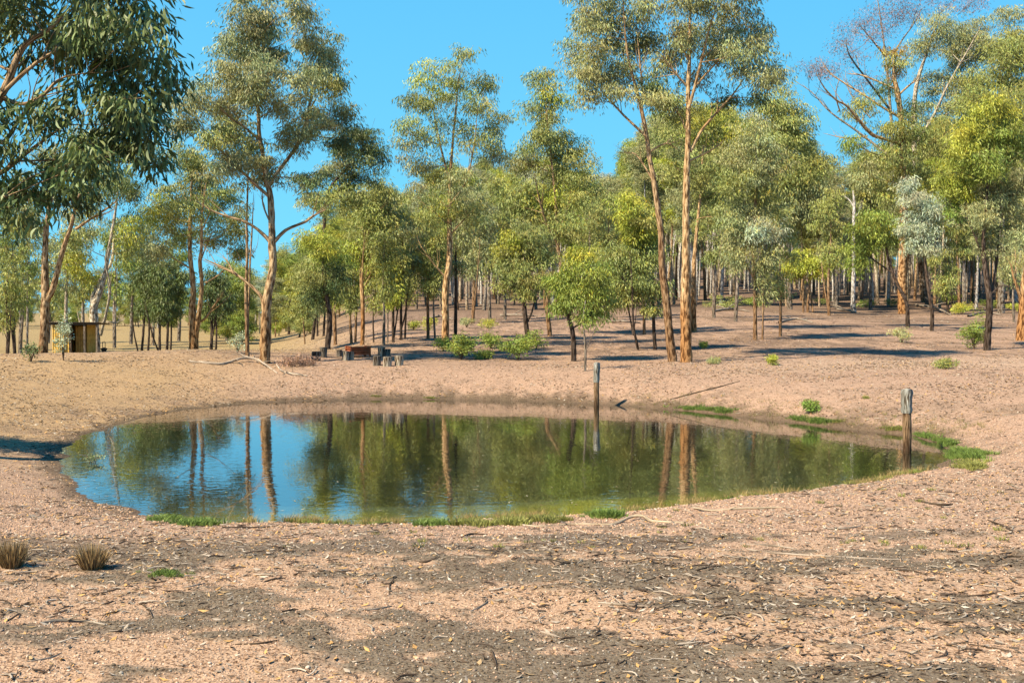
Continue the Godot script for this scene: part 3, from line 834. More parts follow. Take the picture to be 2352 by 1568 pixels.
	photo_tree("yellow_green_tree", "vivid yellow-green gum on a bare grey stem with a leafy shrub at its foot", "", [2268, 804, 0], "dark", "yellow", 2.6,
		[[[2266, 806, 8], [2272, 740, 7.5], [2274, 688, 7], [2264, 616, 5.5], [2260, 540, 4.5], [2268, 440, 3.5], [2275, 330, 2], [2277, 260, 1]], [[2272, 700, 5], [2290, 650, 4], [2310, 560, 3], [2320, 460, 2]], [[2266, 630, 3.5], [2250, 570, 2.6], [2220, 500, 1.8]], [[2274, 680, 2], [2300, 655, 1.6], [2340, 670, 1]]],
		[[2277, 250, 45, 36], [2245, 285, 48, 40], [2312, 295, 48, 42], [2275, 320, 55, 42, "green"], [2215, 330, 48, 42], [2330, 345, 42, 42, "green"], [2260, 375, 55, 42, "green"], [2205, 385, 45, 40, "green"], [2310, 390, 45, 42], [2230, 430, 52, 42], [2290, 440, 55, 42, "grey"], [2340, 440, 45, 45, "grey"], [2200, 460, 40, 40, "green"], [2260, 500, 52, 40, "grey"], [2320, 500, 48, 42, "grey"], [2350, 550, 45, 42, "grey"], [2290, 560, 42, 36, "grey"]])
	photo_tree("stout_edge_tree", "stout orange trunk beside a patch of shade past the yellow-green tree", "", [2348, 782, 0], "orange", "olive", 2.0,
		[[[2350, 784, 13], [2352, 720, 11], [2356, 650, 9], [2370, 560, 8], [2380, 400, 6], [2390, 250, 3]], [[2352, 700, 6], [2330, 640, 3], [2320, 600, 1.8]]],
		[[2390, 240, 70, 60], [2430, 320, 70, 60], [2390, 400, 60, 50], [2440, 440, 70, 60], [2400, 520, 55, 45], [2360, 600, 35, 30, "grey"]])
	photo_tree("blue_leaved_tree", "slim dark stem carrying hanging blue-grey foliage near the massive old trunk", "", [2141, 760, 0], "dark", "blue", 2.2,
		[[[2141, 762, 4.5], [2142, 720, 4], [2133, 659, 3.6], [2124, 587, 3], [2118, 500, 2], [2110, 440, 1.2]]],
		[[2098, 460, 36, 32], [2135, 470, 36, 34], [2115, 505, 45, 38], [2090, 540, 34, 30], [2140, 545, 40, 34], [2120, 570, 40, 28], [2100, 430, 30, 26], [2155, 510, 30, 30, "grey"]])
	photo_tree("crooked_tree", "crooked dark-stemmed gum leaning towards the white dead trunk", "", [2086, 752, 0], "dark", "green", 2.0,
		[[[2086, 754, 5], [2083, 696, 4.2], [2061, 650, 3.6], [2043, 601, 3], [2036, 560, 2], [2030, 520, 1.2]], [[2050, 625, 2.5], [2010, 590, 2], [1990, 550, 1.2]]],
		[[2035, 525, 50, 32, "yellow"], [1990, 530, 42, 34], [2010, 505, 45, 30], [2060, 540, 36, 30], [1980, 565, 32, 30], [2015, 560, 34, 28], [1990, 595, 28, 24]])
	photo_tree("white_dead_tree", "bleached white dead trunk with a few broken limbs at the wood edge", "", [1961, 718, 0], "white", "grey", 0.0,
		[[[1961, 720, 6.5], [1960, 680, 5], [1962, 616, 4.5], [1961, 540, 4], [1963, 472, 3.4], [1960, 437, 1.5]], [[1962, 476, 2], [1950, 455, 1.6], [1925, 443, 1]], [[1963, 500, 1.5], [1972, 488, 1.2], [1978, 470, 0.8]]], [[1961, 500, 8, 8]])
	photo_tree("mop_topped_tree", "small mop-headed yellow-green tree on several thin orange stems", "", [1856, 718, 0], "tan", "yellow", 2.8,
		[[[1856, 720, 3.2], [1857, 680, 3], [1862, 640, 2.4], [1856, 600, 1.5]], [[1846, 716, 2.8], [1844, 680, 2.5], [1846, 630, 1.5]], [[1868, 716, 2.8], [1867, 670, 2.4], [1866, 620, 1.2]]],
		[[1850, 590, 36, 22], [1825, 605, 28, 20], [1875, 605, 32, 22], [1850, 618, 36, 20], [1885, 625, 20, 16], [1830, 625, 22, 16]], {"area": 70.0})
	photo_tree("grey_drooping_tree", "grey-green drooping gum on a straight tan stem in front of the domed olive gum", "", [1735, 780, 0], "tan", "grey", 2.4,
		[[[1734, 782, 5], [1735, 720, 4.5], [1734, 650, 4.2], [1732, 580, 3.6], [1735, 480, 3], [1738, 380, 2], [1736, 320, 1.2]], [[1733, 640, 3], [1715, 600, 2.2], [1700, 540, 1.4]]],
		[[1734, 312, 48, 38], [1765, 350, 42, 40], [1710, 360, 48, 42], [1745, 400, 55, 45], [1700, 430, 48, 45, "olive"], [1770, 450, 45, 42, "olive"], [1725, 480, 55, 45], [1690, 520, 42, 40], [1755, 530, 45, 40, "blue"], [1720, 560, 48, 36], [1690, 590, 34, 28], [1755, 600, 36, 30]])
	photo_tree("smooth_domed_tree", "broad domed olive gum standing behind the grey-green drooping tree", "", [1815, 715, 78], "grey", "olive", 2.5,
		[[[1815, 715, 6], [1812, 600, 5.5], [1810, 450, 4.5], [1808, 330, 3], [1805, 240, 1.5]]],
		[[1803, 230, 42, 38], [1770, 270, 45, 40], [1828, 275, 48, 40], [1800, 310, 55, 42], [1845, 330, 45, 42], [1780, 360, 50, 42], [1830, 390, 55, 45], [1860, 440, 45, 45, "grey"], [1800, 430, 50, 42], [1830, 480, 55, 42, "grey"], [1880, 380, 40, 40], [1790, 500, 45, 40, "grey"]])
	photo_tree("rounded_bushy_tree", "leafy rounded young gum on thin dark stems beside the leaning tall gum", "", [1505, 804, 0], "dark", "olive", 2.8,
		[[[1505, 806, 4.5], [1502, 750, 4], [1498, 690, 3.5], [1480, 620, 2.5], [1460, 540, 1.5]], [[1475, 845, 4], [1462, 790, 3.5], [1452, 740, 3], [1448, 660, 2.4], [1440, 580, 1.4]], [[1455, 770, 2.4], [1445, 700, 2], [1430, 640, 1.2]]],
		[[1450, 530, 48, 36, "yellow"], [1485, 555, 42, 36, "yellow"], [1425, 575, 42, 38], [1465, 590, 55, 42], [1500, 610, 38, 38], [1420, 630, 45, 38], [1470, 645, 55, 40], [1405, 670, 34, 28], [1445, 690, 45, 32], [1495, 670, 36, 34], [1500, 705, 28, 22], [1430, 480, 40, 34, "yellow"], [1480, 500, 40, 34]], {"spread": 0.5})
	photo_tree("leafy_young_tree", "young leafy gum with charred dark stem standing behind the leaning thin post", "", [1318, 829, 0], "dark", "green", 2.9,
		[[[1318, 831, 6.5], [1318, 790, 6], [1314, 755, 5.5], [1307, 725, 5], [1320, 680, 3.5], [1335, 620, 2], [1340, 590, 1]], [[1310, 730, 3], [1290, 700, 2.4], [1280, 660, 1.4]]],
		[[1338, 593, 42, 30, "yellow"], [1360, 625, 42, 34], [1320, 630, 42, 34], [1345, 660, 52, 36], [1300, 668, 36, 30], [1375, 675, 38, 34], [1325, 695, 45, 30], [1370, 710, 34, 26], [1290, 700, 28, 22], [1345, 725, 28, 18], [1281, 650, 28, 28]])
	photo_tree("thin_sapling", "thin crooked sapling with few leaves on the bank above the thin post", "", [1344, 852, 0], "grey", "green", 1.2,
		[[[1344, 854, 3], [1345, 800, 2.6], [1342, 765, 2.2], [1340, 731, 1.8], [1345, 690, 1]], [[1344, 810, 1.4], [1360, 770, 1.1], [1372, 740, 0.8]]],
		[[1345, 700, 26, 22], [1365, 735, 18, 16], [1330, 730, 18, 14], [1345, 740, 16, 12]])
	photo_tree("round_headed_tree", "dark-stemmed young gum with a rounded crown behind the low spreading bush", "", [1212, 778, 0], "dark", "olive", 2.8,
		[[[1212, 780, 6], [1208, 740, 5.5], [1204, 702, 5], [1200, 650, 3.5], [1205, 590, 2]], [[1208, 745, 3], [1222, 715, 2.5], [1232, 670, 1.4]], [[1205, 700, 2.5], [1188, 660, 2], [1178, 620, 1.2]]],
		[[1200, 575, 48, 34], [1235, 590, 38, 34], [1170, 600, 38, 34], [1205, 620, 52, 38], [1240, 635, 36, 32], [1180, 645, 42, 32], [1215, 660, 42, 30], [1170, 560, 36, 30, "yellow"], [1215, 535, 42, 32]], {"spread": 0.6})
	photo_tree("pale_pole_tree", "pair of pale peeling poles rising behind the rusty fire box", "", [832, 792, 0], "orange", "olive", 2.5,
		[[[832, 794, 5], [833, 740, 4.6], [832, 690, 4], [829, 640, 3.5], [830, 560, 2.8], [838, 470, 1.8]], [[834, 735, 3.5], [837, 690, 3.2], [838, 633, 2.8], [848, 540, 2]]],
		[[845, 440, 42, 34], [875, 450, 45, 38], [830, 480, 42, 38], [865, 490, 52, 40], [845, 530, 52, 40], [890, 530, 42, 38], [820, 570, 42, 36, "yellow"], [870, 580, 48, 38], [845, 615, 48, 34, "yellow"], [900, 480, 36, 36, "grey"], [890, 620, 40, 34]])

func looks(bark: String, kind: String, tall: float) -> String:
	var b: String = {"dark": "dark-stemmed", "tan": "tan-stemmed", "grey": "grey-stemmed", "pale": "cream-stemmed", "white": "white-stemmed"}[bark]
	var l: String = {"olive": "olive", "green": "fresh green", "dark": "dark green", "grey": "grey-green", "yellow": "yellowish", "blue": "blue-grey"}[kind]
	return "%s%s gum with %s crown" % ["tall " if tall > 260.0 else "short " if tall < 190.0 else "middling " if tall > 0.0 else "", b, l]

func build_small_trees() -> void:
	# [u, v base, depth, v top, v crown bottom, crown half-width, bark, leaf, stem half-width, lean, label, group, stems]
	var g1 := "thin dark-stemmed trees along the paddock edge"
	for r in [[322, 836, 47, 590, 730, 42, "dark", "dark", 3.5, 14, 2], [337, 836, 49, 610, 735, 36, "dark", "green", 3, 10, 1], [366, 836, 46, 600, 740, 40, "dark", "dark", 3.5, 4, 2], [381, 836, 48, 590, 730, 42, "dark", "dark", 3.6, 14, 1], [389, 836, 50, 640, 745, 30, "dark", "green", 2.6, 4, 1], [483, 818, 50, 610, 730, 38, "dark", "dark", 4, 2, 2], [494, 816, 55, 640, 740, 34, "dark", "dark", 2.6, 8, 1]]:
		small_tree("paddock_edge_tree", looks(r[6], r[7], r[1] - r[3]) + " along the paddock edge behind the dam wall", g1, r[0], r[1], r[2], r[3], r[4], r[5], r[6], r[7], r[8], r[9], {"stems": r[10], "lai": 3.0, "spread": 0.8})
	var g2 := "scrubby trees beside the forked gum"
	for r in [[14, 832, 44, 560, 760, 40, "dark", "olive", 4.5, 4, 2], [34, 832, 48, 500, 720, 46, "dark", "green", 4, -8, 2], [60, 832, 55, 480, 690, 40, "grey", "olive", 3, 6, 1], [-20, 832, 46, 540, 760, 44, "dark", "dark", 4, 2, 2]]:
		small_tree("scrubby_tree", "twiggy " + looks(r[6], r[7], r[1] - r[3]) + " beside the forked gum", g2, r[0], r[1], r[2], r[3], r[4], r[5], r[6], r[7], r[8], r[9], {"stems": r[10], "lai": 1.9, "twigs": 7})
	var g5 := "trees standing in the paddock behind the shed"
	for r in [[-30, 800, 70, 430, 690, 62, "grey", "olive", 5, 10, 2], [45, 800, 66, 450, 700, 58, "grey", "olive", 4.5, 6, 2], [150, 796, 74, 470, 680, 56, "pale", "grey", 4.5, 8, 2], [190, 796, 82, 520, 700, 46, "grey", "olive", 4, -6, 1], [262, 794, 78, 500, 690, 46, "grey", "green", 4, 4, 2], [300, 790, 88, 540, 700, 44, "grey", "olive", 4, 4, 1], [350, 790, 84, 480, 640, 44, "pale", "olive", 4, -6, 2], [410, 786, 92, 520, 690, 46, "grey", "green", 4, 4, 1], [520, 780, 96, 590, 720, 46, "grey", "green", 4, 2, 1], [110, 800, 92, 540, 720, 46, "grey", "olive", 3.5, 4, 1]]:
		small_tree("paddock_gum_tree", looks(r[6], r[7], r[1] - r[3]) + " in the dry paddock behind the shed", g5, r[0], r[1], r[2], r[3], r[4], r[5], r[6], r[7], r[8], r[9], {"stems": r[10], "lai": 1.9})
	var g3 := "slim trees behind the stump seats"
	for r in [[718, 780, 0, 590, 730, 30, "dark", "grey", 4, 18, 1], [729, 772, 0, 600, 710, 28, "dark", "olive", 2.4, -4, 1], [743, 772, 0, 560, 700, 30, "dark", "olive", 2.8, 2, 1], [770, 792, 0, 540, 700, 36, "tan", "green", 4.2, 0, 2], [807, 789, 0, 580, 720, 34, "tan", "olive", 3.4, -6, 1], [816, 786, 0, 560, 700, 32, "tan", "yellow", 3, 4, 1], [858, 786, 0, 600, 720, 28, "dark", "olive", 2, 0, 1], [881, 792, 0, 520, 700, 42, "grey", "olive", 3.6, 2, 1], [890, 788, 0, 600, 710, 30, "grey", "yellow", 2, 6, 1], [903, 786, 0, 500, 690, 44, "dark", "olive", 3.6, 2, 2], [921, 781, 0, 470, 690, 44, "dark", "grey", 3.4, 4, 2], [930, 776, 0, 540, 700, 36, "dark", "olive", 2.6, 6, 1], [983, 778, 0, 480, 680, 46, "tan", "olive", 3.8, 4, 1], [999, 781, 0, 520, 680, 40, "grey", "olive", 2.6, -6, 1], [1046, 776, 0, 430, 640, 46, "dark", "grey", 4.2, 2, 1], [663, 768, 0, 590, 700, 34, "dark", "green", 3, 0, 2], [640, 760, 0, 600, 690, 34, "dark", "green", 2.4, -6, 1], [683, 762, 0, 540, 690, 40, "dark", "green", 3, 4, 2], [700, 790, 0, 640, 740, 26, "tan", "olive", 1.8, -3, 1]]:
		small_tree("slim_gum_tree", "slim " + looks(r[6], r[7], r[1] - r[3]) + " behind the stump seats", g3, r[0], r[1], r[2], r[3], r[4], r[5], r[6], r[7], r[8], r[9], {"stems": r[10], "lai": 2.5})
	var g4 := "young gums in the clearing before the wood"
	for r in [[1086, 742, 0, 420, 640, 48, "tan", "grey", 4, 2, 2], [1125, 736, 0, 400, 640, 52, "grey", "olive", 4, 4, 2], [1160, 734, 0, 440, 650, 46, "grey", "grey", 3.6, -4, 1], [1395, 738, 0, 430, 660, 52, "tan", "olive", 4, 2, 2], [1480, 768, 0, 450, 640, 46, "tan", "yellow", 3.6, -10, 2], [1360, 730, 0, 400, 620, 48, "grey", "olive", 4, -4, 2], [1640, 730, 0, 400, 620, 52, "grey", "olive", 4, 4, 2], [1752, 780, 0, 590, 700, 26, "tan", "grey", 2.4, 6, 2], [1793, 772, 0, 470, 680, 40, "tan", "olive", 3.6, 0, 1], [1690, 738, 0, 430, 640, 46, "grey", "grey", 4, 6, 1], [1905, 725, 0, 430, 620, 44, "tan", "olive", 3.6, 4, 2], [1960, 722, 76, 560, 640, 30, "grey", "green", 2.6, 6, 1], [2000, 712, 0, 380, 560, 50, "grey", "olive", 4, 0, 1], [2180, 722, 0, 560, 680, 34, "dark", "olive", 3, -20, 2], [2215, 716, 0, 420, 600, 48, "grey", "olive", 4.4, 4, 1], [2330, 740, 0, 540, 660, 36, "grey", "grey", 3, -6, 1]]:
		small_tree("clearing_gum_tree", "young " + looks(r[6], r[7], r[1] - r[3]) + " in the clearing before the wood", g4, r[0], r[1], r[2], r[3], r[4], r[5], r[6], r[7], r[8], r[9], {"stems": r[10], "lai": 2.5})

func forest_prototype(seed_value: int, tall: float, crown_from: float, wide: float, bark: String, kind: String, size: float) -> Array:
	rng.seed = seed_value
	var mb := MB.new()
	var r0 := tall * rf(0.007, 0.0105)
	var lean := Vector2(rf(-0.06, 0.06), rf(-0.06, 0.06)) * tall
	var pts := [Vector4(0, -0.3, 0, r0 * 1.3)]
	for k in 5:
		var f := (k + 1) / 5.0
		pts.append(Vector4(lean.x * f + rf(-0.12, 0.12), tall * 0.93 * f, lean.y * f + rf(-0.12, 0.12), r0 * (1.05 - 0.85 * f)))
	var paint := bark_paint(bark, 0.6, 3.0)
	var sk := curve(pts, 4)
	tube(mb, sk, 7, paint, 0.2)
	var cb := MB.new()
	var spray: ArrayMesh = meshes["spray%d" % (seed_value % 3)]
	var sv: PackedVector3Array = spray.surface_get_arrays(0)[Mesh.ARRAY_VERTEX]
	var sn: PackedVector3Array = spray.surface_get_arrays(0)[Mesh.ARRAY_NORMAL]
	var sc: PackedColorArray = spray.surface_get_arrays(0)[Mesh.ARRAY_COLOR]
	var si: PackedInt32Array = spray.surface_get_arrays(0)[Mesh.ARRAY_INDEX]
	var lobes := []
	var n := 13
	for k in n:
		var f := (k + rf(0.1, 0.9)) / n
		var y := lerpf(crown_from, tall, f)
		var reach := wide * (0.35 + 0.75 * sin(PI * pow(1.0 - f, 0.8)))
		var a := rf(0, TAU)
		var q := rf(0.2, 0.9) * reach * 0.7
		var r := wide * rf(0.36, 0.52)
		var tf := y / (tall * 0.93)
		var c := Vector3(lean.x * tf + cos(a) * q, y, lean.y * tf + sin(a) * q)
		lobes.append([c, Vector3(r, r * 0.8, r), kind])
		var from: Vector4 = sk[clampi(int((y - q * 0.9) / (tall * 0.93) * sk.size()), 3, sk.size() - 2)]
		tube(mb, curve([Vector4(from.x, from.y, from.z, from.w * 0.45), Vector4((from.x + c.x) * 0.5, from.y * 0.45 + c.y * 0.55, (from.z + c.z) * 0.5, from.w * 0.3), Vector4(c.x, c.y, c.z, 0.01)], 3), 5, paint, 0.0, false)
	var where := []
	var tints := []
	fill_lobes(lobes, 2.3, size, where, tints)
	for k in where.size():
		var x: Transform3D = where[k]
		var t: Color = tints[k]
		var o := cb.v.size()
		for j in sv.size():
			var c := sc[j]
			cb.vert(x * sv[j], (x.basis * sn[j]).normalized(), Vector2.ZERO, Color(c.r * t.r, c.g * t.g, c.b * t.b))
		for j in si: cb.i.append(o + j)
	return [mb.mesh(mats.bark), cb.mesh(mats.leaf), tall, looks(bark, kind, 0.0)]

func build_forest() -> void:
	var kinds := ["olive", "grey", "olive", "yellow", "grey", "green", "olive", "blue"]
	var barks := ["white", "grey", "pale", "tan", "white", "grey", "pale", "grey"]
	var protos := []
	for k in 8:
		protos.append(forest_prototype(700 + k, 15.0 + (k % 3) * 1.2, 6.0 + (k % 4) * 0.8, 2.3 + 0.25 * (k % 3), barks[k], kinds[k], 1.75))
	var low := []
	for k in 4:
		low.append(forest_prototype(740 + k, 9.0 + (k % 2) * 1.5, 1.0 + 0.5 * (k % 2), 2.4, ["dark", "grey", "dark", "tan"][k], ["green", "olive", "olive", "yellow"][k], 1.75))
	rng.seed = 4242
	var spots: Array[Vector2] = []
	var tries := 0
	while spots.size() < 290 and tries < 20000:
		tries += 1
		var d := lerpf(76.0, 165.0, pow(rng.randf(), 1.25))
		var f := rf(-0.12, 0.52)
		var x := f * d
		var edge := 84.0 + noise_a.get_noise_2d(x * 3.0, 5.0) * 16.0 - smoothstep(0.25, 0.5, f) * 8.0 + smoothstep(0.0, -0.12, f) * 8.0
		if d < edge: continue
		var p := Vector2(x, -d)
		var ok := true
		for q in spots:
			if q.distance_to(p) < 1.5:
				ok = false
				break
		if ok: spots.append(p)
	for k in spots.size():
		var pr: Array = protos[rng.randi() % 8]
		forest_tree("woodland_gum_tree", "slender " + pr[3] + " crowded in the dense wood", "trees of the dense wood", spots[k], pr, tall_enough(spots[k], pr[2], 110.0))
	# the belt of trees beyond the paddock
	for k in 70:
		var d := rf(150.0, 215.0)
		var x := d * lerpf(-0.5, -0.1, (k + rng.randf()) / 70.0)
		var pr: Array = low[rng.randi() % 4] if rng.randf() < 0.75 else protos[rng.randi() % 8]
		forest_tree("distant_gum_tree", "far-off " + pr[3] + " in the belt beyond the dry paddock", "trees beyond the paddock", Vector2(x, -d), pr, tall_enough(Vector2(x, -d), pr[2], 60.0))
	# trees standing between the stump seats and the belt
	for k in 26:
		var d := rf(80.0, 135.0)
		var x := d * lerpf(-0.27, -0.1, (k + rng.randf()) / 26.0)
		var pr: Array = low[rng.randi() % 4] if rng.randf() < 0.65 else protos[rng.randi() % 8]
		forest_tree("hillside_gum_tree", "leafy " + pr[3] + " on the low rise behind the slim trees", "trees on the low rise", Vector2(x, -d), pr, tall_enough(Vector2(x, -d), pr[2], 70.0))

	# the far wood, too deep to tell its trees apart
	for part in 2:
		rng.seed = 5151
		var where := []
		var tints := []
		for k in [900, 340][part]:
			var d := rf(115.0, 300.0) if part == 0 else rf(160.0, 300.0)
			var x := d * rf(-0.1 if part == 0 else -0.2, 0.6)
			var fit := rf(0.8, 1.15) if part else 0.7 * tall_enough(Vector2(x, -d), protos[0][2], 60.0)
			where.append(Transform3D(Basis(Vector3.UP, rf(0, TAU)).scaled(Vector3(1.0 if part else 0.8, fit, 1.0 if part else 0.8)), Vector3(x, hgt(x, -d), -d)))
			tints.append(Color.WHITE)
		var o := scatter("distant_wood", protos[0][0] if part == 0 else low[1][1], where, tints)
		tag(o, "pale stems deep in the far wood" if part == 0 else "dim foliage deep in the far wood", "wood", "", "stuff")

# how high the wood's outline stands in the photograph, by bearing
const SKYLINE := [[-200.0, 600.0], [300.0, 620.0], [470.0, 640.0], [600.0, 580.0], [700.0, 545.0], [760.0, 480.0], [860.0, 410.0], [1000.0, 370.0], [1150.0, 340.0], [1300.0, 350.0], [1370.0, 400.0], [1440.0, 330.0], [1500.0, 235.0], [1650.0, 215.0], [1800.0, 250.0], [1860.0, 350.0], [1930.0, 385.0], [2000.0, 330.0], [2100.0, 260.0], [2350.0, 200.0], [2800.0, 200.0]]

func tall_enough(p: Vector2, tall: float, slack: float) -> float:
	var u := 1176.0 + p.x / -p.y * FOCAL
	var v := 200.0
	for k in SKYLINE.size() - 1:
		if u >= SKYLINE[k][0] and u <= SKYLINE[k + 1][0]:
			v = lerpf(SKYLINE[k][1], SKYLINE[k + 1][1], (u - SKYLINE[k][0]) / (SKYLINE[k + 1][0] - SKYLINE[k][0]))
	v += rf(0.0, slack)
	return clampf((at_depth(u, v, -p.y).y - hgt(p.x, p.y)) / (tall + 0.8), 0.3, 1.4)

func forest_tree(called: String, label: String, group: String, p: Vector2, pr: Array, scale_by: float) -> void:
	var o := thing(called, Vector3(p.x, hgt(p.x, p.y), p.y), label, "tree", group)
	o.rotation.y = rf(0, TAU)
	var broad := lerpf(scale_by, 0.85, 0.5)
	o.scale = Vector3(broad * rf(0.9, 1.1), scale_by, broad * rf(0.9, 1.1))
	obj("trunk", pr[0], o)
	obj("crown", pr[1], o).set_meta("kind", "stuff")

func shrub(called: String, label: String, group: String, u: float, vb: float, ru: float, tall: float, kind: String, spray := "bushy", lai := 2.6, sz := 0.75) -> void:
	var foot := on_ground(u, vb)
	var m := -foot.z / FOCAL
	var root := thing(called, foot, label, "shrub", group)
	var mb := MB.new()
	var lobes := []
	var paint := plain(Color(0.16, 0.11, 0.08))
	for k in 6:
		var a := TAU * k / 6.0 + rf(-0.4, 0.4)
		var q := rf(0.25, 0.65) * ru * m
		var e := Vector3(cos(a) * q, tall * m * rf(0.35, 0.8), sin(a) * q)
		tube(mb, curve([Vector4(0, -0.03, 0, 0.012), Vector4(e.x * 0.4, e.y * 0.55, e.z * 0.4, 0.009), Vector4(e.x, e.y, e.z, 0.004)], 3), 4, paint, 0.0, false)
		lobes.append([e, Vector3(ru * m * rf(0.32, 0.5), tall * m * rf(0.22, 0.32), ru * m * rf(0.32, 0.5)), kind])
	obj("stems", mb.mesh(mats.bark), root).set_meta("kind", "stuff")
	var where := []
	var tints := []
	fill_lobes(lobes, lai, sz, where, tints)
	scatter("leaves", meshes[spray], where, tints, root)

func build_shrubs() -> void:
	var g := "low bushes on the far bank"
	shrub("low_bush", "dense dark-green bush at the foot of the yellow-trunked gum", "", 1060, 826, 36, 60, "green")
	shrub("low_bush", "small leafy tuft squeezed against the yellow gum trunk", "", 1018, 806, 16, 34, "yellow")
	shrub("spreading_bush", "wide low bush of loose leafy shoots before the dark-stemmed young gum", "", 1190, 826, 55, 58, "green", "bushy", 2.0)
	shrub("low_bush", "small rounded bush between the wide low bush and the yellow-trunked gum", "", 1127, 800, 22, 38, "green")
	shrub("low_bush", "upright leafy shoots at the end of the wide low bush", "", 1232, 800, 20, 42, "green", "bushy", 1.6)
	shrub("ground_sprout", "sparse leafy sprout in the dappled shade beside the dark-green bush", "", 1112, 824, 16, 20, "green", "bushy", 1.4)
	shrub("leafy_shrub", "airy bright-leaved shrub at the foot of the yellow-green tree", "", 2238, 802, 32, 82, "green", "bushy", 1.5)
	shrub("leafy_shrub", "small open shrub alone on the bare bank behind the thick post", "", 2172, 846, 20, 22, "olive", "bushy", 1.2, 0.6)
	shrub("leafy_shrub", "straggling pale shrub in the sun before the massive old trunk", "", 2072, 786, 38, 34, "grey", "bushy", 0.9)
	shrub("blue_shrub", "blue-grey juvenile gum foliage beside the slender double stem", "", 545, 812, 26, 56, "blue", "round", 1.8)
	shrub("blue_shrub", "pale blue-green foliage hanging in front of the tin shed wall", "", 145, 828, 26, 105, "blue", "round", 1.6)
	shrub("dark_shrub", "dark broad-leaved bush at the foot of the forked gum", "", 70, 830, 22, 42, "dark", "round", 1.8)
	shrub("round_bush", "bright round bush behind the thick pale-barked gum", "", 640, 772, 34, 62, "green", "bushy", 2.8)
	shrub("round_bush", "olive bush between the leaning young gums behind the seats", "", 702, 772, 34, 44, "olive", "bushy", 2.2)
	shrub("wispy_bush", "lone yellow-green wispy bush in the clearing near the slim trees", "", 985, 765, 15, 40, "yellow", "bushy", 1.6)
	shrub("wispy_bush", "tiny yellow-green bush nearest the slim trees on the rise", "", 950, 758, 12, 26, "yellow", "bushy", 1.6)
	shrub("wispy_bush", "flat pale-green bush in the open clearing below the wood", "", 1120, 754, 26, 20, "yellow", "bushy", 1.6)
	shrub("wispy_bush", "grey-green bush in the open clearing below the wood", "", 1072, 752, 17, 22, "grey", "bushy", 1.6)
	for r in [[1665, 712, 40], [1990, 706, 26], [2210, 722, 34], [2180, 700, 30], [1730, 704, 30], [2270, 708, 26], [1890, 700, 22], [2330, 716, 26], [2050, 704, 24]]:
		shrub("undergrowth_bush", "low green bush in the undergrowth of the dense wood", "undergrowth of the dense wood", r[0], r[1], r[2], r[2] * 0.8, ["green", "olive", "yellow"][rng.randi() % 3], "bushy", 1.4, 1.1)
	shrub("waterside_bush", "fresh bright-green feathery bush at the water's edge", "", 1862, 948, 20, 30, "bright", "bushy", 2.6, 0.5)
	shrub("ground_sprout", "small bright sprout on the bank near the foot of the orange gums", "", 1617, 800, 8, 16, "yellow", "bushy", 1.4, 0.5)
	shrub("ground_sprout", "single yellow-green seedling in front of the shadow streaks", "", 1775, 838, 8, 22, "yellow", "bushy", 1.4, 0.5)
	shrub("ground_sprout", "grey seedling at the edge of the shade behind the orange gums", "", 1640, 835, 12, 16, "grey", "bushy", 1.2, 0.5)
	shrub("ground_sprout", "sparse seedling on the dark stem foot of the yellow-green tree", "", 2150, 700, 14, 16, "grey", "bushy", 1.2, 0.7)

# ---------------------------------------------------------------- things
func weathered(low: Color, high: Color, y0: float, y1: float) -> Callable:
	return func(p: Vector3, o: Vector3, _l: float) -> Color:
		var n := noise_c.get_noise_3d(p.x * 4.0 + o.x * 3.0, p.y * 0.8, p.z * 4.0 + o.z * 3.0)
		return low.lerp(high, smoothstep(y0, y1, p.y + n * 0.03)) * (0.85 + 0.5 * n)

func post(label: String, u: float, v_water: float, v_top: float, v_step: float, hw: float, tilt: float) -> void:
	var foot := on_water(u, v_water)
	var m := -foot.z / FOCAL
	foot.y = 0.0
	var top := (v_water - v_top) * m
	var step := (v_water - v_step) * m
	var root := thing("wooden_post", foot, label, "post")
	var r := hw * m
	var mb := MB.new()
	var paint := weathered(Color(0.1, 0.065, 0.04), Color(0.3, 0.2, 0.12), 0.0, step * 0.5)
	var pts := []
	for k in 9:
		var f := k / 8.0
		pts.append(Vector4(tilt * f * step, lerpf(-0.9, step, f), 0, r * (0.92 + rf(-0.04, 0.04))))
	tube(mb, pts, 14, paint, 0.18)
	obj("shaft", mb.mesh(mats.wood), root)
	var mb2 := MB.new()
	pts = []
	for k in 8:
		var f := k / 7.0
		pts.append(Vector4(tilt * lerpf(step, top, f), lerpf(step, top, f), 0, r * (1.0 if k == 0 else 1.12 + rf(-0.07, 0.07)) * (0.92 if k == 7 else 1.0)))
	tube(mb2, pts, 14, weathered(Color(0.33, 0.33, 0.3), Color(0.42, 0.42, 0.39), step, top), 0.35)
	var head := obj("weathered_head", mb2.mesh(mats.wood), root)
	head.set_meta("label", "cracked silver-grey top of the post")

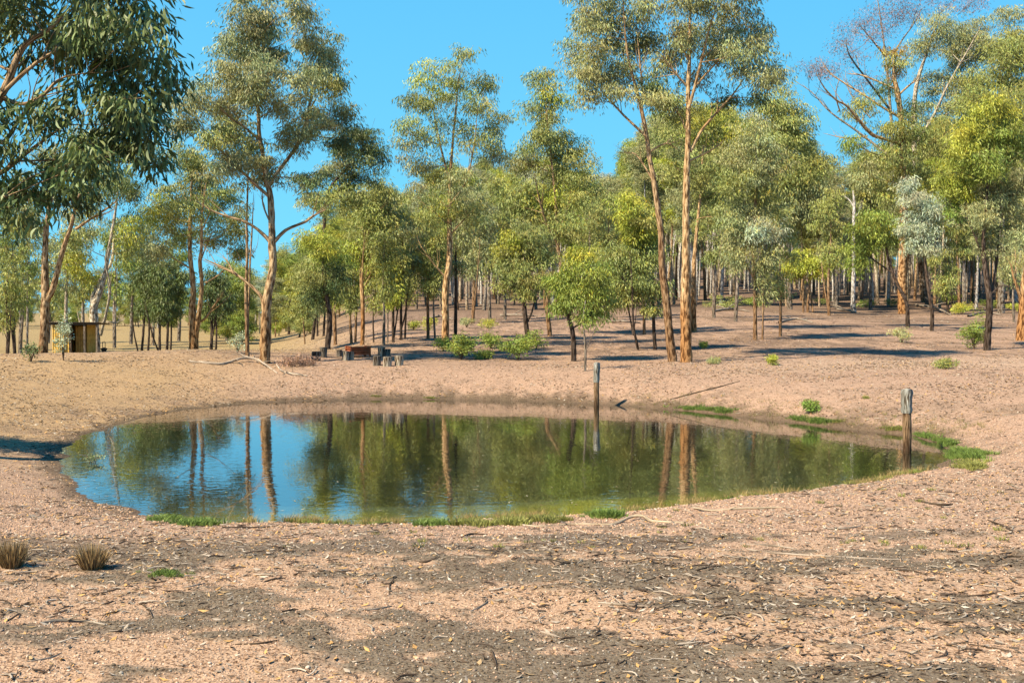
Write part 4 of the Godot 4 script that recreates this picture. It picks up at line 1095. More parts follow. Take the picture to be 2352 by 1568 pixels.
func stump(label: String, u0: float, u1: float, v_top: float, v_base: float, pale: bool) -> void:
	var foot := on_ground((u0 + u1) * 0.5, v_base)
	var m := -foot.z / FOCAL
	var r := (u1 - u0) * 0.5 * m
	var h := (v_base - v_top) * m
	var root := thing("log_stump", foot, label, "stump", "log stump seats")
	var low := Color(0.2, 0.17, 0.135) if pale else Color(0.1, 0.085, 0.07)
	var high := Color(0.46, 0.41, 0.33) if pale else Color(0.2, 0.185, 0.165)
	var grain := func(p: Vector3, o: Vector3, _l: float) -> Color:
		var n := noise_c.get_noise_3d(o.x * 5.0 + foot.x, p.y * 0.8, o.z * 5.0 + foot.z)
		return low.lerp(high, smoothstep(-0.25, 0.3, n))
	var mb := MB.new()
	var pts := []
	for k in 6:
		pts.append(Vector4(0, lerpf(-0.05, h - 0.015, k / 5.0), 0, r * (1.06 if k == 0 else 1.0 + rf(-0.03, 0.03))))
	pts.append(Vector4(0, h, 0, r * 0.93))
	tube(mb, pts, 16, grain, 0.22, false)
	obj("bark_side", mb.mesh(mats.wood), root)
	var cut := MB.new()
	var c0 := cut.vert(Vector3(0, h + 0.003, 0), Vector3.UP, Vector2.ZERO, Color(0.3, 0.26, 0.2))
	for j in 17:
		var a := TAU * j / 16.0
		cut.vert(Vector3(cos(a) * r * 0.92, h, sin(a) * r * 0.92), Vector3.UP, Vector2(cos(a), sin(a)), Color(0.42, 0.37, 0.3) * (1.0 if pale else 0.6))
	for j in 16: cut.tri(c0, c0 + 1 + j, c0 + 2 + j)
	obj("cut_top", cut.mesh(mats.wood), root)

func corrugated(wide: float, high: float, pitch: float, depth: float, col: Color, upright := true) -> MB:
	var mb := MB.new()
	var n := int(wide / pitch * 8.0)
	for k in n + 1:
		var x := wide * k / n
		var z := sin(x / pitch * TAU) * depth
		var s := cos(x / pitch * TAU) * depth * TAU / pitch
		var nn := Vector3(-s, 0, 1).normalized()
		for y in [0.0, high]:
			if upright: mb.vert(Vector3(x, y, z), nn, Vector2(x, y), col)
			else: mb.vert(Vector3(y, x, z), Vector3(nn.y, nn.x, nn.z), Vector2(x, y), col)
		if k > 0:
			var e := mb.v.size() - 4
			if upright:
				mb.tri(e, e + 1, e + 3)
				mb.tri(e, e + 3, e + 2)
			else:
				mb.tri(e, e + 3, e + 1)
				mb.tri(e, e + 2, e + 3)
	return mb

func build_shed() -> void:
	var d := 56.0
	var foot := at_depth(160, 826, d)
	foot.y = hgt(foot.x, foot.z)
	var m := d / FOCAL
	var root := thing("tin_shed", foot, "small yellow corrugated-iron shed with a flat dark roof and plank door", "shed")
	var yel := Color(0.62, 0.4, 0.1)
	var h := at_depth(160, 746, d).y - foot.y
	var x0 := (120 - 160) * m
	var x1 := 0.0
	var wall := obj("wall", corrugated(x1 - x0, h, 0.11, 0.014, yel).mesh(mats.metal), root)
	wall.position = Vector3(x0, 0, 0)
	var side := obj("wall", corrugated(1.7, h, 0.11, 0.014, yel).mesh(mats.metal), root)
	side.position = Vector3(x0, 0, -1.7)
	side.rotation.y = -PI / 2
	side.position = Vector3(x0, 0, -1.7 + 1.7)
	side.rotation.y = PI / 2
	var rear := obj("wall", corrugated((192 - 120) * m, h, 0.11, 0.014, yel).mesh(mats.metal), root)
	rear.position = Vector3(x0, 0, -1.7)
	var xr := (192 - 160) * m
	var inner := obj("wall", corrugated(1.25, h, 0.11, 0.014, yel).mesh(mats.metal), root)
	inner.position = Vector3(xr, 0, -0.45)
	inner.rotation.y = PI / 2
	# door set back under the roof
	var door := obj("door", corrugated((190 - 165) * m, (824 - 750) * m + 0.12, 0.12, 0.013, Color(0.42, 0.25, 0.07)).mesh(mats.metal), root)
	door.position = Vector3(5 * m, 0.02, -0.45)
	door.set_meta("label", "brown corrugated door")
	var hm := MB.new()
	hm.box(Vector3((186 - 165) * m, 0.75, 0.02), Vector3((188 - 165) * m, 0.87, 0.06), Color(0.1, 0.09, 0.08))
	obj("handle", hm.mesh(mats.metal), door)
	var fr := MB.new()
	fr.box(Vector3(x1 - 0.02, -0.2, -0.03), Vector3(x1 + 0.09, h, 0.07), Color(0.15, 0.11, 0.08))
	obj("post", fr.mesh(mats.wood), root)
	var fr2 := MB.new()
	fr2.box(Vector3(xr, -0.2, -0.03), Vector3(xr + 0.08, h, 0.05), Color(0.3, 0.25, 0.2))
	obj("post", fr2.mesh(mats.wood), root)
	var fr3 := MB.new()
	fr3.box(Vector3((226 - 160) * m - 0.12, -0.2, -0.03), Vector3((226 - 160) * m - 0.05, h, 0.04), Color(0.3, 0.25, 0.2))
	obj("post", fr3.mesh(mats.wood), root)
	var beam := MB.new()
	beam.box(Vector3(x0 - 0.1, h, -0.06), Vector3((226 - 160) * m, h + 0.1, 0.06), Color(0.12, 0.1, 0.085))
	obj("beam", beam.mesh(mats.wood), root)
	var roof := obj("roof", corrugated((228 - 108) * m, 2.4, 0.11, 0.014, Color(0.2, 0.18, 0.16)).mesh(mats.metal), root)
	roof.rotation.x = -PI / 2 - 0.06
	roof.position = Vector3((108 - 160) * m, h + 0.13, 0.16)
	var slab := MB.new()
	slab.box(Vector3(x0 - 0.05, -0.3, -1.75), Vector3((244 - 160) * m, 0.03, 0.3), Color(0.14, 0.12, 0.1))
	obj("floor_slab", slab.mesh(mats.metal), root)

func build_metal_stand() -> void:
	var d := 57.0
	var foot := at_depth(238, 824, d)
	foot.y = hgt(foot.x, foot.z)
	var m := d / FOCAL
	var black := Color(0.03, 0.028, 0.027)
	var root := thing("barbecue_stand", foot, "black metal fire dish with two upright rods on a thin pole beside the shed", "stand")
	var base := at_depth(238, 810, d).y - foot.y
	var mb := MB.new()
	tube(mb, [Vector4(0, -0.1, 0, 0.02), Vector4(0, base, 0, 0.02)], 6, plain(black))
	obj("pole", mb.mesh(mats.metal), root)
	var cone := MB.new()
	tube(cone, [Vector4(0, base, 0, 0.03), Vector4(0, base + 8 * m, 0, 7.5 * m), Vector4(0, base + 10 * m, 0, 8 * m)], 10, plain(black), 0.0, true)
	obj("dish", cone.mesh(mats.metal), root)
	for s in [-1.0, 1.0]:
		var r := MB.new()
		tube(r, [Vector4(s * 3 * m, base + 9 * m, 0, 0.016), Vector4(s * 3 * m, base + 24 * m, 0, 0.016), Vector4(s * 1.2 * m, base + 26 * m, 0, 0.016)], 6, plain(black))
		obj("rod", r.mesh(mats.metal), root)

func build_fire_box() -> void:
	var foot := on_ground(822, 819)
	var m := -foot.z / FOCAL
	var rust := Color(0.32, 0.095, 0.04)
	var root := thing("fire_box", foot, "rust-red ribbed metal fire box standing among the log stumps", "fire box")
	root.rotation.y = 0.5
	var w := 0.62
	var dp := 0.42
	var h := 21 * m
	for k in 4:
		var side := obj("side_panel", corrugated(h - 0.04, [w, dp, w, dp][k], 0.085, 0.016, rust, false).mesh(mats.metal), root)
		side.rotation.y = k * PI / 2
		side.position = Basis(Vector3.UP, k * PI / 2) * Vector3(-[w, dp, w, dp][k] * 0.5, 0, [dp, w, dp, w][k] * 0.5) + Vector3(0, 0.06, 0)
		var lip := MB.new()
		var lw: float = [w, dp, w, dp][k] * 0.5
		lip.box(Vector3(-lw - 0.02, h, -0.02), Vector3(lw + 0.02, h + 0.025, 0.02), rust)
		var lo := obj("rim_bar", lip.mesh(mats.metal), root)
		lo.rotation.y = k * PI / 2
		lo.position = Basis(Vector3.UP, k * PI / 2) * Vector3(0, (k % 2) * 0.026, [dp, w, dp, w][k] * 0.5)
	for c in [[-1, -1], [1, -1], [-1, 1], [1, 1]]:
		var leg := MB.new()
		leg.box(Vector3(-0.025, -0.06, -0.025), Vector3(0.025, h - 0.005, 0.025), rust)
		obj("leg", leg.mesh(mats.metal), root).position = Vector3(c[0] * (w * 0.5 - 0.005), 0, c[1] * (dp * 0.5 - 0.005))
	var fl := MB.new()
	fl.box(Vector3(-w * 0.47, 0.07, -dp * 0.47), Vector3(w * 0.47, 0.09, dp * 0.47), Color(0.05, 0.04, 0.035))
	obj("ash_tray", fl.mesh(mats.metal), root)

# a fallen branch lying along pixels on the ground; [u, v, half-width px, height above ground m]
func fallen(called: String, label: String, group: String, path: Array, col: Color, twigs := 0) -> void:
	var at: Vector3 = on_ground(path[0][0], path[0][1])
	var root := thing(called, at, label, "branch", group)
	var pts := []
	for q in path:
		var p: Vector3 = on_ground(q[0], q[1])
		var r: float = q[2] * -p.z / FOCAL
		p.y += r * 0.7 + (q[3] if q.size() > 3 else 0.0)
		p -= at
		pts.append(Vector4(p.x, p.y, p.z, r))
	var paint := func(p: Vector3, o: Vector3, _l: float) -> Color:
		return col * (0.95 + 0.6 * noise_c.get_noise_3d(p.x * 3.0 + o.x, p.y * 3.0 + o.y, p.z * 3.0 + o.z))
	var mb := MB.new()
	var sm := curve(pts, 4)
	tube(mb, sm, 7, paint, 0.2)
	obj("stem", mb.mesh(mats.wood), root)
	for k in twigs:
		var q: Vector4 = sm[int(lerpf(sm.size() * 0.25, sm.size() - 1, rng.randf()))]
		var a := rf(0, TAU)
		var ln := rf(8.0, 22.0) * q.w
		var e := Vector3(q.x + cos(a) * ln, q.y + rf(0.0, 0.5) * ln, q.z + sin(a) * ln)
		var t := MB.new()
		tube(t, curve([Vector4(q.x, q.y, q.z, q.w * 0.5), Vector4((q.x + e.x) * 0.5, (q.y + e.y) * 0.5 + 0.05 * ln, (q.z + e.z) * 0.5, q.w * 0.35), Vector4(e.x, e.y, e.z, q.w * 0.12)], 3), 5, paint, 0.0)
		obj("twig", t.mesh(mats.wood), root)

func blade_mesh(seed_value: int, blades: int, tall: float, wide: float, spread: float, lean: float) -> ArrayMesh:
	var r := RandomNumberGenerator.new()
	r.seed = seed_value
	var mb := MB.new()
	for k in blades:
		var a := r.randf() * TAU
		var q := sqrt(r.randf()) * spread
		var p := Vector3(cos(a) * q, 0, sin(a) * q)
		var out := Vector3(cos(a + r.randf_range(-0.8, 0.8)), 0, sin(a + r.randf_range(-0.8, 0.8))) * lean * r.randf_range(0.2, 1.2)
		var h := tall * r.randf_range(0.55, 1.1)
		var sd := Vector3(-sin(a * 3.0), 0, cos(a * 3.0)) * wide
		var tone := r.randf_range(0.6, 1.35)
		var c := Color(tone, tone, tone)
		var nn := (Vector3(0, 0.55, 0) + out * 0.3).cross(sd).normalized()
		var i0 := mb.vert(p - sd, nn, Vector2.ZERO, c)
		mb.vert(p + sd, nn, Vector2.ZERO, c)
		mb.vert(p + Vector3(0, h * 0.55, 0) + out * h * 0.3 + sd * 0.8, nn, Vector2.ZERO, c)
		mb.vert(p + Vector3(0, h * 0.55, 0) + out * h * 0.3 - sd * 0.8, nn, Vector2.ZERO, c)
		mb.vert(p + Vector3(0, h, 0) + out * h, nn, Vector2.ZERO, c)
		mb.tri(i0, i0 + 1, i0 + 2); mb.tri(i0, i0 + 2, i0 + 3); mb.tri(i0 + 3, i0 + 2, i0 + 4)
	return mb.mesh(mats.grass)

func tussock(label: String, u: float, v: float, hw: float, tall: float, seed_value: int) -> void:
	var foot := on_ground(u, v)
	var m := -foot.z / FOCAL
	var r := RandomNumberGenerator.new()
	r.seed = seed_value
	var mb := MB.new()
	for k in 520:
		var a := r.randf() * TAU
		var q := sqrt(r.randf())
		var p := Vector3(cos(a), 0, sin(a)) * q * hw * m * 0.5
		var out := Vector3(cos(a), 0, sin(a)) * q * hw * m * r.randf_range(0.35, 0.8) + Vector3(r.randf_range(-1, 1), 0, r.randf_range(-1, 1)) * 0.02
		var h := tall * m * r.randf_range(0.6, 1.12) * (1.0 - 0.25 * q)
		var e := p + out + Vector3(0, h, 0)
		var c := Color(0.26, 0.16, 0.07).lerp(Color(0.42, 0.31, 0.16), r.randf()) if r.randf() < 0.7 else Color(0.14, 0.085, 0.045)
		var w := Vector3(-sin(a), 0, cos(a)).rotated(Vector3.UP, r.randf_range(-1.5, 1.5)) * 0.0022
		var mid := p.lerp(e, 0.5) + Vector3(0, h * 0.08, 0)
		var nn := (mid - p).cross(w).normalized()
		var i0 := mb.vert(p - w, nn, Vector2.ZERO, c * 0.9)
		mb.vert(p + w, nn, Vector2.ZERO, c * 0.9); mb.vert(mid + w, nn, Vector2.ZERO, c); mb.vert(mid - w, nn, Vector2.ZERO, c); mb.vert(e, nn, Vector2.ZERO, c)
		mb.tri(i0, i0 + 1, i0 + 2); mb.tri(i0, i0 + 2, i0 + 3); mb.tri(i0 + 3, i0 + 2, i0 + 4)
	var o := obj("grass_tussock", mb.mesh(mats.grass))
	o.position = foot
	tag(o, label, "tussock")

func build_things() -> void:
	post("thin weathered post standing in the water at the far shore", 1369.5, 934, 833, 878, 6.3, 0.01)
	post("thick split-topped post standing in the water near the grassy end of the pond", 2085, 1035, 894, 948, 10.5, -0.02)
	build_shed()
	build_metal_stand()
	build_fire_box()
	stump("dark log stump beside the pile of dead brush", 715, 737, 807, 828, false)
	stump("taller grey log stump behind the one beside the brush pile", 734, 751, 797, 820, false)
	stump("small dark log stump at the end of the rust-red fire box", 772, 786, 803, 818, false)
	stump("broad pale log stump of the touching two in front of the fire box", 785, 801, 806, 827, true)
	stump("narrow pale log stump touching its neighbour in front of the fire box", 800.5, 813, 807, 826, true)
	stump("pale log stump in the back row away from the fire box", 867, 884, 797, 818, true)
	stump("dark log stump in the back row of the seat cluster away from the fire box", 881, 897, 801, 820, false)
	stump("dark grooved log stump in the front row away from the fire box", 856, 875, 817, 839, false)
	stump("grey log stump between two others in the front row away from the fire box", 879, 900, 819, 841, true)
	stump("pale log stump at the outer end of the front row of seats", 906, 927, 816, 839, true)
	var bone := Color(0.52, 0.44, 0.36)
	fallen("fallen_branch", "long bleached crooked branch lying before the twin-stemmed gum", "", [[434, 832, 3.4], [502, 838, 3.4], [524, 834, 3.2], [558, 832, 3.1, 0.1], [587, 833, 2.8, 0.08], [606, 840, 2.6, 0.04], [625, 850, 2.2], [636, 858, 1.5]], bone, 7)
	fallen("fallen_branch", "bleached branch running down the bank from the brush pile", "", [[635, 842, 1.6, 0.05], [647, 854, 2.4], [668, 860, 2.6], [704, 865, 2.6]], bone, 5)
	fallen("fallen_branch", "long pale wavy stick lying on the near edge of the pond", "", [[1110, 1205, 1.6], [1169, 1202, 2], [1230, 1210, 2.2], [1305, 1206, 2.4], [1376, 1206, 3], [1411, 1205, 3.2], [1451, 1196, 3.5, 0.03], [1477, 1195, 3.6, 0.03], [1502, 1200, 3.6], [1572, 1201, 2.2]], Color(0.55, 0.46, 0.34), 2)
	fallen("fallen_branch", "pale stick half hidden in dry grass further along the near edge", "", [[1550, 1160, 2], [1598, 1168, 2.4], [1638, 1174, 2.8], [1717, 1169, 2.6], [1800, 1166, 1.6]], Color(0.5, 0.42, 0.32), 1)
	fallen("fallen_branch", "dark thin stick on the far bank between the thin post and the grass", "", [[1540, 918, 1.2], [1590, 905, 1.5], [1650, 890, 1.6], [1700, 876, 1.0]], Color(0.1, 0.075, 0.055), 3)
	fallen("fallen_branch", "thin dark stick along the shore below the brush pile", "", [[700, 903, 0.9], [735, 915, 1.2], [760, 922, 1.0]], Color(0.16, 0.12, 0.09), 1)
	fallen("fallen_branch", "dark stick half in the water among the dry tufts", "", [[510, 1212, 2.2], [560, 1213, 2.2], [620, 1211, 2.0], [655, 1207, 1.4]], Color(0.09, 0.065, 0.05), 1)
	var gs := "sticks strewn over the bare foreground"
	var pale := Color(0.42, 0.36, 0.3)
	var dk := Color(0.1, 0.075, 0.055)
	fallen("ground_stick", "long pale straight stick on the bare ground beside darker twigs", "", [[1715, 1262, 2], [1780, 1272, 2.5], [1880, 1278, 2.6], [1990, 1284, 2.6], [2090, 1288, 1.8]], pale, 2)
	fallen("ground_stick", "pale forked stick on the sandy bare ground", "", [[1375, 1385, 2], [1410, 1388, 3], [1450, 1392, 3], [1492, 1394, 1.6]], pale, 2)
	fallen("ground_stick", "grey bark strip before the two dry tussocks", "", [[95, 1432, 3], [140, 1428, 5], [190, 1430, 4.5], [240, 1436, 2.5]], Color(0.38, 0.33, 0.27), 1)
	for q in [[[2105, 702], [2150, 712], [2185, 724]], [[1640, 716], [1680, 714], [1722, 716]], [[1150, 726], [1190, 728], [1235, 727]], [[1925, 712], [1950, 718], [1972, 720]], [[2225, 728], [2262, 722], [2300, 724]], [[1400, 740], [1430, 744], [1470, 742]], [[1790, 742], [1830, 738], [1868, 742]], [[985, 735], [1010, 731], [1040, 734]]]:
		fallen("fallen_log", "grey fallen log lying on the floor of the dense wood", "fallen logs in the wood", [[q[0][0], q[0][1], 3.0], [q[1][0], q[1][1], 2.6, 0.1], [q[2][0], q[2][1], 1.4]], Color(0.36, 0.31, 0.26), 3)
	rng.seed = 77
	var spots := [[910, 1325, 895, 1365], [1130, 1495, 1142, 1540], [2270, 1195, 2330, 1225], [1700, 1250, 1830, 1262], [2040, 1310, 2130, 1322], [1840, 1345, 1905, 1352], [605, 1337, 655, 1328], [1060, 1235, 1120, 1228], [2200, 1370, 2330, 1350], [1480, 1335, 1560, 1328], [1640, 1420, 1700, 1410], [700, 1410, 745, 1440], [2100, 1150, 2190, 1158], [250, 1450, 330, 1440], [540, 1480, 640, 1470], [1280, 1300, 1330, 1292], [1980, 1460, 2080, 1440], [2230, 1480, 2340, 1500], [820, 1400, 900, 1392], [1500, 1240, 1560, 1246], [320, 1385, 350, 1420], [60, 1520, 140, 1500], [1760, 1500, 1830, 1480], [1240, 1450, 1300, 1470], [420, 1350, 470, 1340], [1900, 1215, 1980, 1208], [2290, 1290, 2350, 1280], [960, 1290, 1010, 1280], [1080, 1405, 1120, 1380], [1330, 1530, 1400, 1520], [2140, 1420, 2200, 1430], [1600, 1310, 1660, 1300]]
	for s in spots:
		var mid_u: float = (s[0] + s[2]) * 0.5 + rf(-12, 12)
		var mid_v: float = (s[1] + s[3]) * 0.5 + rf(-7, 7)
		var light := rng.randf() < 0.4
		fallen("ground_stick", "pale weathered stick lying on the bare foreground soil" if light else "dark rotting stick lying on the bare foreground soil", gs, [[s[0], s[1], 1.4], [mid_u, mid_v, rf(2.0, 3.2)], [s[2], s[3], 1.2]], pale if light else dk, 1 if rng.randf() < 0.5 else 0)
	tussock("dry brown grass tussock, the fuller one farther from the shaded bank", 212, 1306, 46, 66, 31)
	tussock("dry brown grass tussock, the paler one closer to the shaded bank", 26, 1302, 44, 72, 32)
	# brush pile
	var at := on_ground(682, 838)
	var root := thing("brush_pile", at, "heap of dead twigs and dry pinkish leaves beside the dark stump", "brush pile")
	var mb := MB.new()
	for k in 60:
		var a := rf(0, TAU)
		var p := Vector3(rf(-0.45, 0.45), rf(0.0, 0.12), rf(-0.3, 0.3))
		var e := p + Vector3(cos(a), rf(-0.1, 0.6), sin(a)) * rf(0.15, 0.45)
		e.y = maxf(e.y, 0.01)
		tube(mb, [Vector4(p.x, p.y, p.z, 0.008), Vector4(e.x, e.y, e.z, 0.003)], 4, plain(Color(0.3, 0.22, 0.17) * rf(0.5, 1.4)), 0.0, false)
	obj("twigs", mb.mesh(mats.wood), root).set_meta("kind", "stuff")
	var where := []
	var tints := []
	for k in 70:
		var p := Vector3(rng.randfn() * 0.26, absf(rng.randfn()) * 0.09 + 0.03, rng.randfn() * 0.18)
		where.append(Transform3D(Basis.from_euler(Vector3(rf(-1, 1), rf(0, TAU), rf(-1, 1))).scaled(Vector3.ONE * rf(0.4, 0.7)), p))
		tints.append(Color(0.42, 0.27, 0.2) * rf(0.6, 1.3))
	scatter("dead_leaves", meshes.bushy, where, tints, root)
	# leafy sprig standing in the shallows
	var w := on_water(212, 1062)
	w.y = 0.0
	var sprig := thing("leafy_sprig", w, "pale-leaved broken sprig poking out of the water near the shaded bank", "sprig")
	var tw := MB.new()
	for k in 6:
		var a := rf(0, TAU)
		tube(tw, curve([Vector4(0, -0.2, 0, 0.006), Vector4(cos(a) * 0.06, 0.06, sin(a) * 0.06, 0.005), Vector4(cos(a) * rf(0.08, 0.3), rf(0.05, 0.2), sin(a) * 0.15, 0.002)], 3), 4, plain(Color(0.2, 0.17, 0.12)), 0.0, false)
	obj("twigs", tw.mesh(mats.wood), sprig).set_meta("kind", "stuff")
	where = []
	tints = []
	for k in 9:
		where.append(Transform3D(Basis(Vector3.UP, rf(0, TAU)).scaled(Vector3.ONE * rf(0.4, 0.55)), Vector3(rf(-0.09, 0.09), rf(0.04, 0.15), rf(-0.06, 0.06))))
		tints.append(Color(0.3, 0.34, 0.17) * rf(0.8, 1.2))
	scatter("leaves", meshes.round, where, tints, sprig)

# ---------------------------------------------------------------- ground cover
func in_view(x: float, z: float) -> bool:
	return absf(x) < -z * 0.5 + 0.4

func lay(p: Vector3, tilt: float, sc: Vector3) -> Transform3D:
	return Transform3D((Basis(Vector3.UP, rf(0, TAU)) * Basis.from_euler(Vector3(rf(-tilt, tilt), 0, rf(-tilt, tilt)))).scaled_local(sc), p)

func build_cover() -> void:
	# a fallen leaf: curled lens of four faces, 1 m long before scaling
	var lm := MB.new()
	var w := Color.WHITE
	lm.vert(Vector3(-0.5, 0.05, 0), Vector3.UP, Vector2.ZERO, w); lm.vert(Vector3(0, 0.02, 0.14), Vector3(0, 1, 0.4).normalized(), Vector2.ZERO, w); lm.vert(Vector3(0, 0.02, -0.14), Vector3(0, 1, -0.4).normalized(), Vector2.ZERO, w)
	lm.vert(Vector3(0.5, 0.12, 0.05), Vector3.UP, Vector2.ZERO, w); lm.vert(Vector3(0, 0.0, 0), Vector3.UP, Vector2.ZERO, w)
	lm.tri(0, 4, 1); lm.tri(0, 2, 4); lm.tri(4, 3, 1); lm.tri(2, 3, 4)
	meshes.litter = lm.mesh(mats.dry)
	var tm := MB.new()
	tube(tm, curve([Vector4(-0.5, 0, 0, 0.018), Vector4(-0.1, 0.02, 0.06, 0.022), Vector4(0.2, 0.03, 0.02, 0.018), Vector4(0.5, 0, -0.06, 0.008)], 2), 4, plain(w), 0.0, true)
	tube(tm, [Vector4(0.1, 0.02, 0.03, 0.012), Vector4(0.3, 0.05, 0.16, 0.005)], 4, plain(w), 0.0, true)
	meshes.twig = tm.mesh(mats.dry)
	var pm := MB.new()
	var sp := SphereMesh.new()
	sp.radius = 0.5; sp.height = 0.7; sp.radial_segments = 6; sp.rings = 3
	var arr := sp.surface_get_arrays(0)
	var pv: PackedVector3Array = arr[Mesh.ARRAY_VERTEX]
	var pn: PackedVector3Array = arr[Mesh.ARRAY_NORMAL]
	for k in pv.size(): pm.vert(pv[k] * (1.0 + 0.25 * noise_c.get_noise_3dv(pv[k] * 3.0)), pn[k], Vector2.ZERO, w)
	pm.i = arr[Mesh.ARRAY_INDEX]
	meshes.pebble = pm.mesh(mats.dry)
	rng.seed = 900
	var la := []; var lt := []
	var ta := []; var tt := []
	var pa := []; var pt := []
	# bands: [near, far, leaves, twigs, pebbles per square metre]
	for band in [[4.0, 6.5, 480.0, 45.0, 1300.0], [6.5, 9.0, 400.0, 36.0, 1000.0], [9.0, 13.0, 300.0, 20.0, 560.0], [13.0, 20.0, 150.0, 10.0, 180.0], [20.0, 32.0, 170.0, 5.0, 50.0], [32.0, 45.0, 70.0, 3.0, 14.0], [45.0, 75.0, 9.0, 1.0, 0.0]]:
		var wide: float = band[1] * 0.52 + 0.4
		var area: float = (band[1] - band[0]) * wide * 2.0
		for kind in 3:
			for k in int(area * band[2 + kind]):
				var x := rf(-wide, wide)
				var z := -rf(band[0], band[1])
				if not in_view(x, z): continue
				var s := grid_at(gs, x, z)
				if s < 0.06: continue
				var n := noise_a.get_noise_2d(x * 7.0 + 30.0, z * 9.0)
				var p := Vector3(x, hgt(x, z), z)
				if kind == 0:
					var more := smoothstep(-0.25, 0.25, n) * 0.75 + 0.25 + 0.8 * smoothstep(1.2, 0.2, s)
					if rng.randf() > more: continue
					var ln := rf(0.022, 0.065) * (1.0 if z > -20.0 else 1.5 if z > -45.0 else 2.6)
					p.y += 0.004
					la.append(lay(p, 0.35, Vector3(ln, ln, ln * rf(0.8, 1.5))))
					var q := rng.randf()
					var c := Color(0.4, 0.27, 0.14)
					if q < 0.34: c = Color(0.15, 0.1, 0.065)
					elif q < 0.55: c = Color(0.33, 0.27, 0.21)
					elif q < 0.63: c = Color(0.5, 0.42, 0.33)
					elif q < 0.8: c = Color(0.5, 0.29, 0.11)
					elif q < 0.9: c = Color(0.1, 0.075, 0.055)
					lt.append(c * rf(0.7, 1.2))
				elif kind == 1:
					if rng.randf() > smoothstep(-0.3, 0.25, n) * 0.8 + 0.2: continue
					var ln := rf(0.03, 0.15)
					p.y += 0.006
					ta.append(lay(p, 0.12, Vector3(ln, rf(0.12, 0.28), rf(0.12, 0.28))))
					var c := Color(0.085, 0.06, 0.045) if rng.randf() < 0.65 else Color(0.36, 0.3, 0.24)
					tt.append(c * rf(0.7, 1.3))
				else:
					if rng.randf() < smoothstep(0.05, 0.3, n) * 0.6: continue
					var r := rf(0.003, 0.0085) * (1.0 if z > -9.0 else 1.5) * (1.0 if rng.randf() < 0.97 else 2.0)
					p.y += r * 0.12
					pa.append(lay(p, 0.4, Vector3(r, r, r) * 1.6))
					var q := rng.randf()
					var c := Color(0.48, 0.31, 0.21)
					if q < 0.2: c = Color(0.32, 0.2, 0.13)
					elif q < 0.28: c = Color(0.6, 0.48, 0.38)
					elif q < 0.45: c = Color(0.2, 0.15, 0.12)
					if rng.randf() < crust(x, z) * 0.85: c = Color(0.13, 0.1, 0.07) if rng.randf() < 0.8 else Color(0.3, 0.27, 0.23)
					pt.append(c * rf(0.75, 1.2))
	scatter("leaf_litter", meshes.litter, la, lt)
	scatter("twig_litter", meshes.twig, ta, tt)
	scatter("gravel", meshes.pebble, pa, pt)
	# leaves and scum afloat near the shore
	var fa := []; var ft := []
	for k in 420:
		var p := on_water(rf(180, 2150), rf(960, 1205))
		var s := grid_at(gs, p.x, p.z)
		if s > -0.1 or (s < -1.6 and rng.randf() < 0.8): continue
		var ln := rf(0.03, 0.08)
		fa.append(Transform3D(Basis(Vector3.UP, rf(0, TAU)).scaled(Vector3(ln, ln * 0.2, ln)), Vector3(p.x, 0.003, p.z)))
		ft.append([Color(0.5, 0.45, 0.3), Color(0.3, 0.22, 0.12), Color(0.35, 0.36, 0.16)][rng.randi() % 3] * rf(0.7, 1.2))
	scatter("floating_leaves", meshes.litter, fa, ft)
	print("litter ", la.size(), " twigs ", ta.size(), " pebbles ", pa.size())
	build_grass()

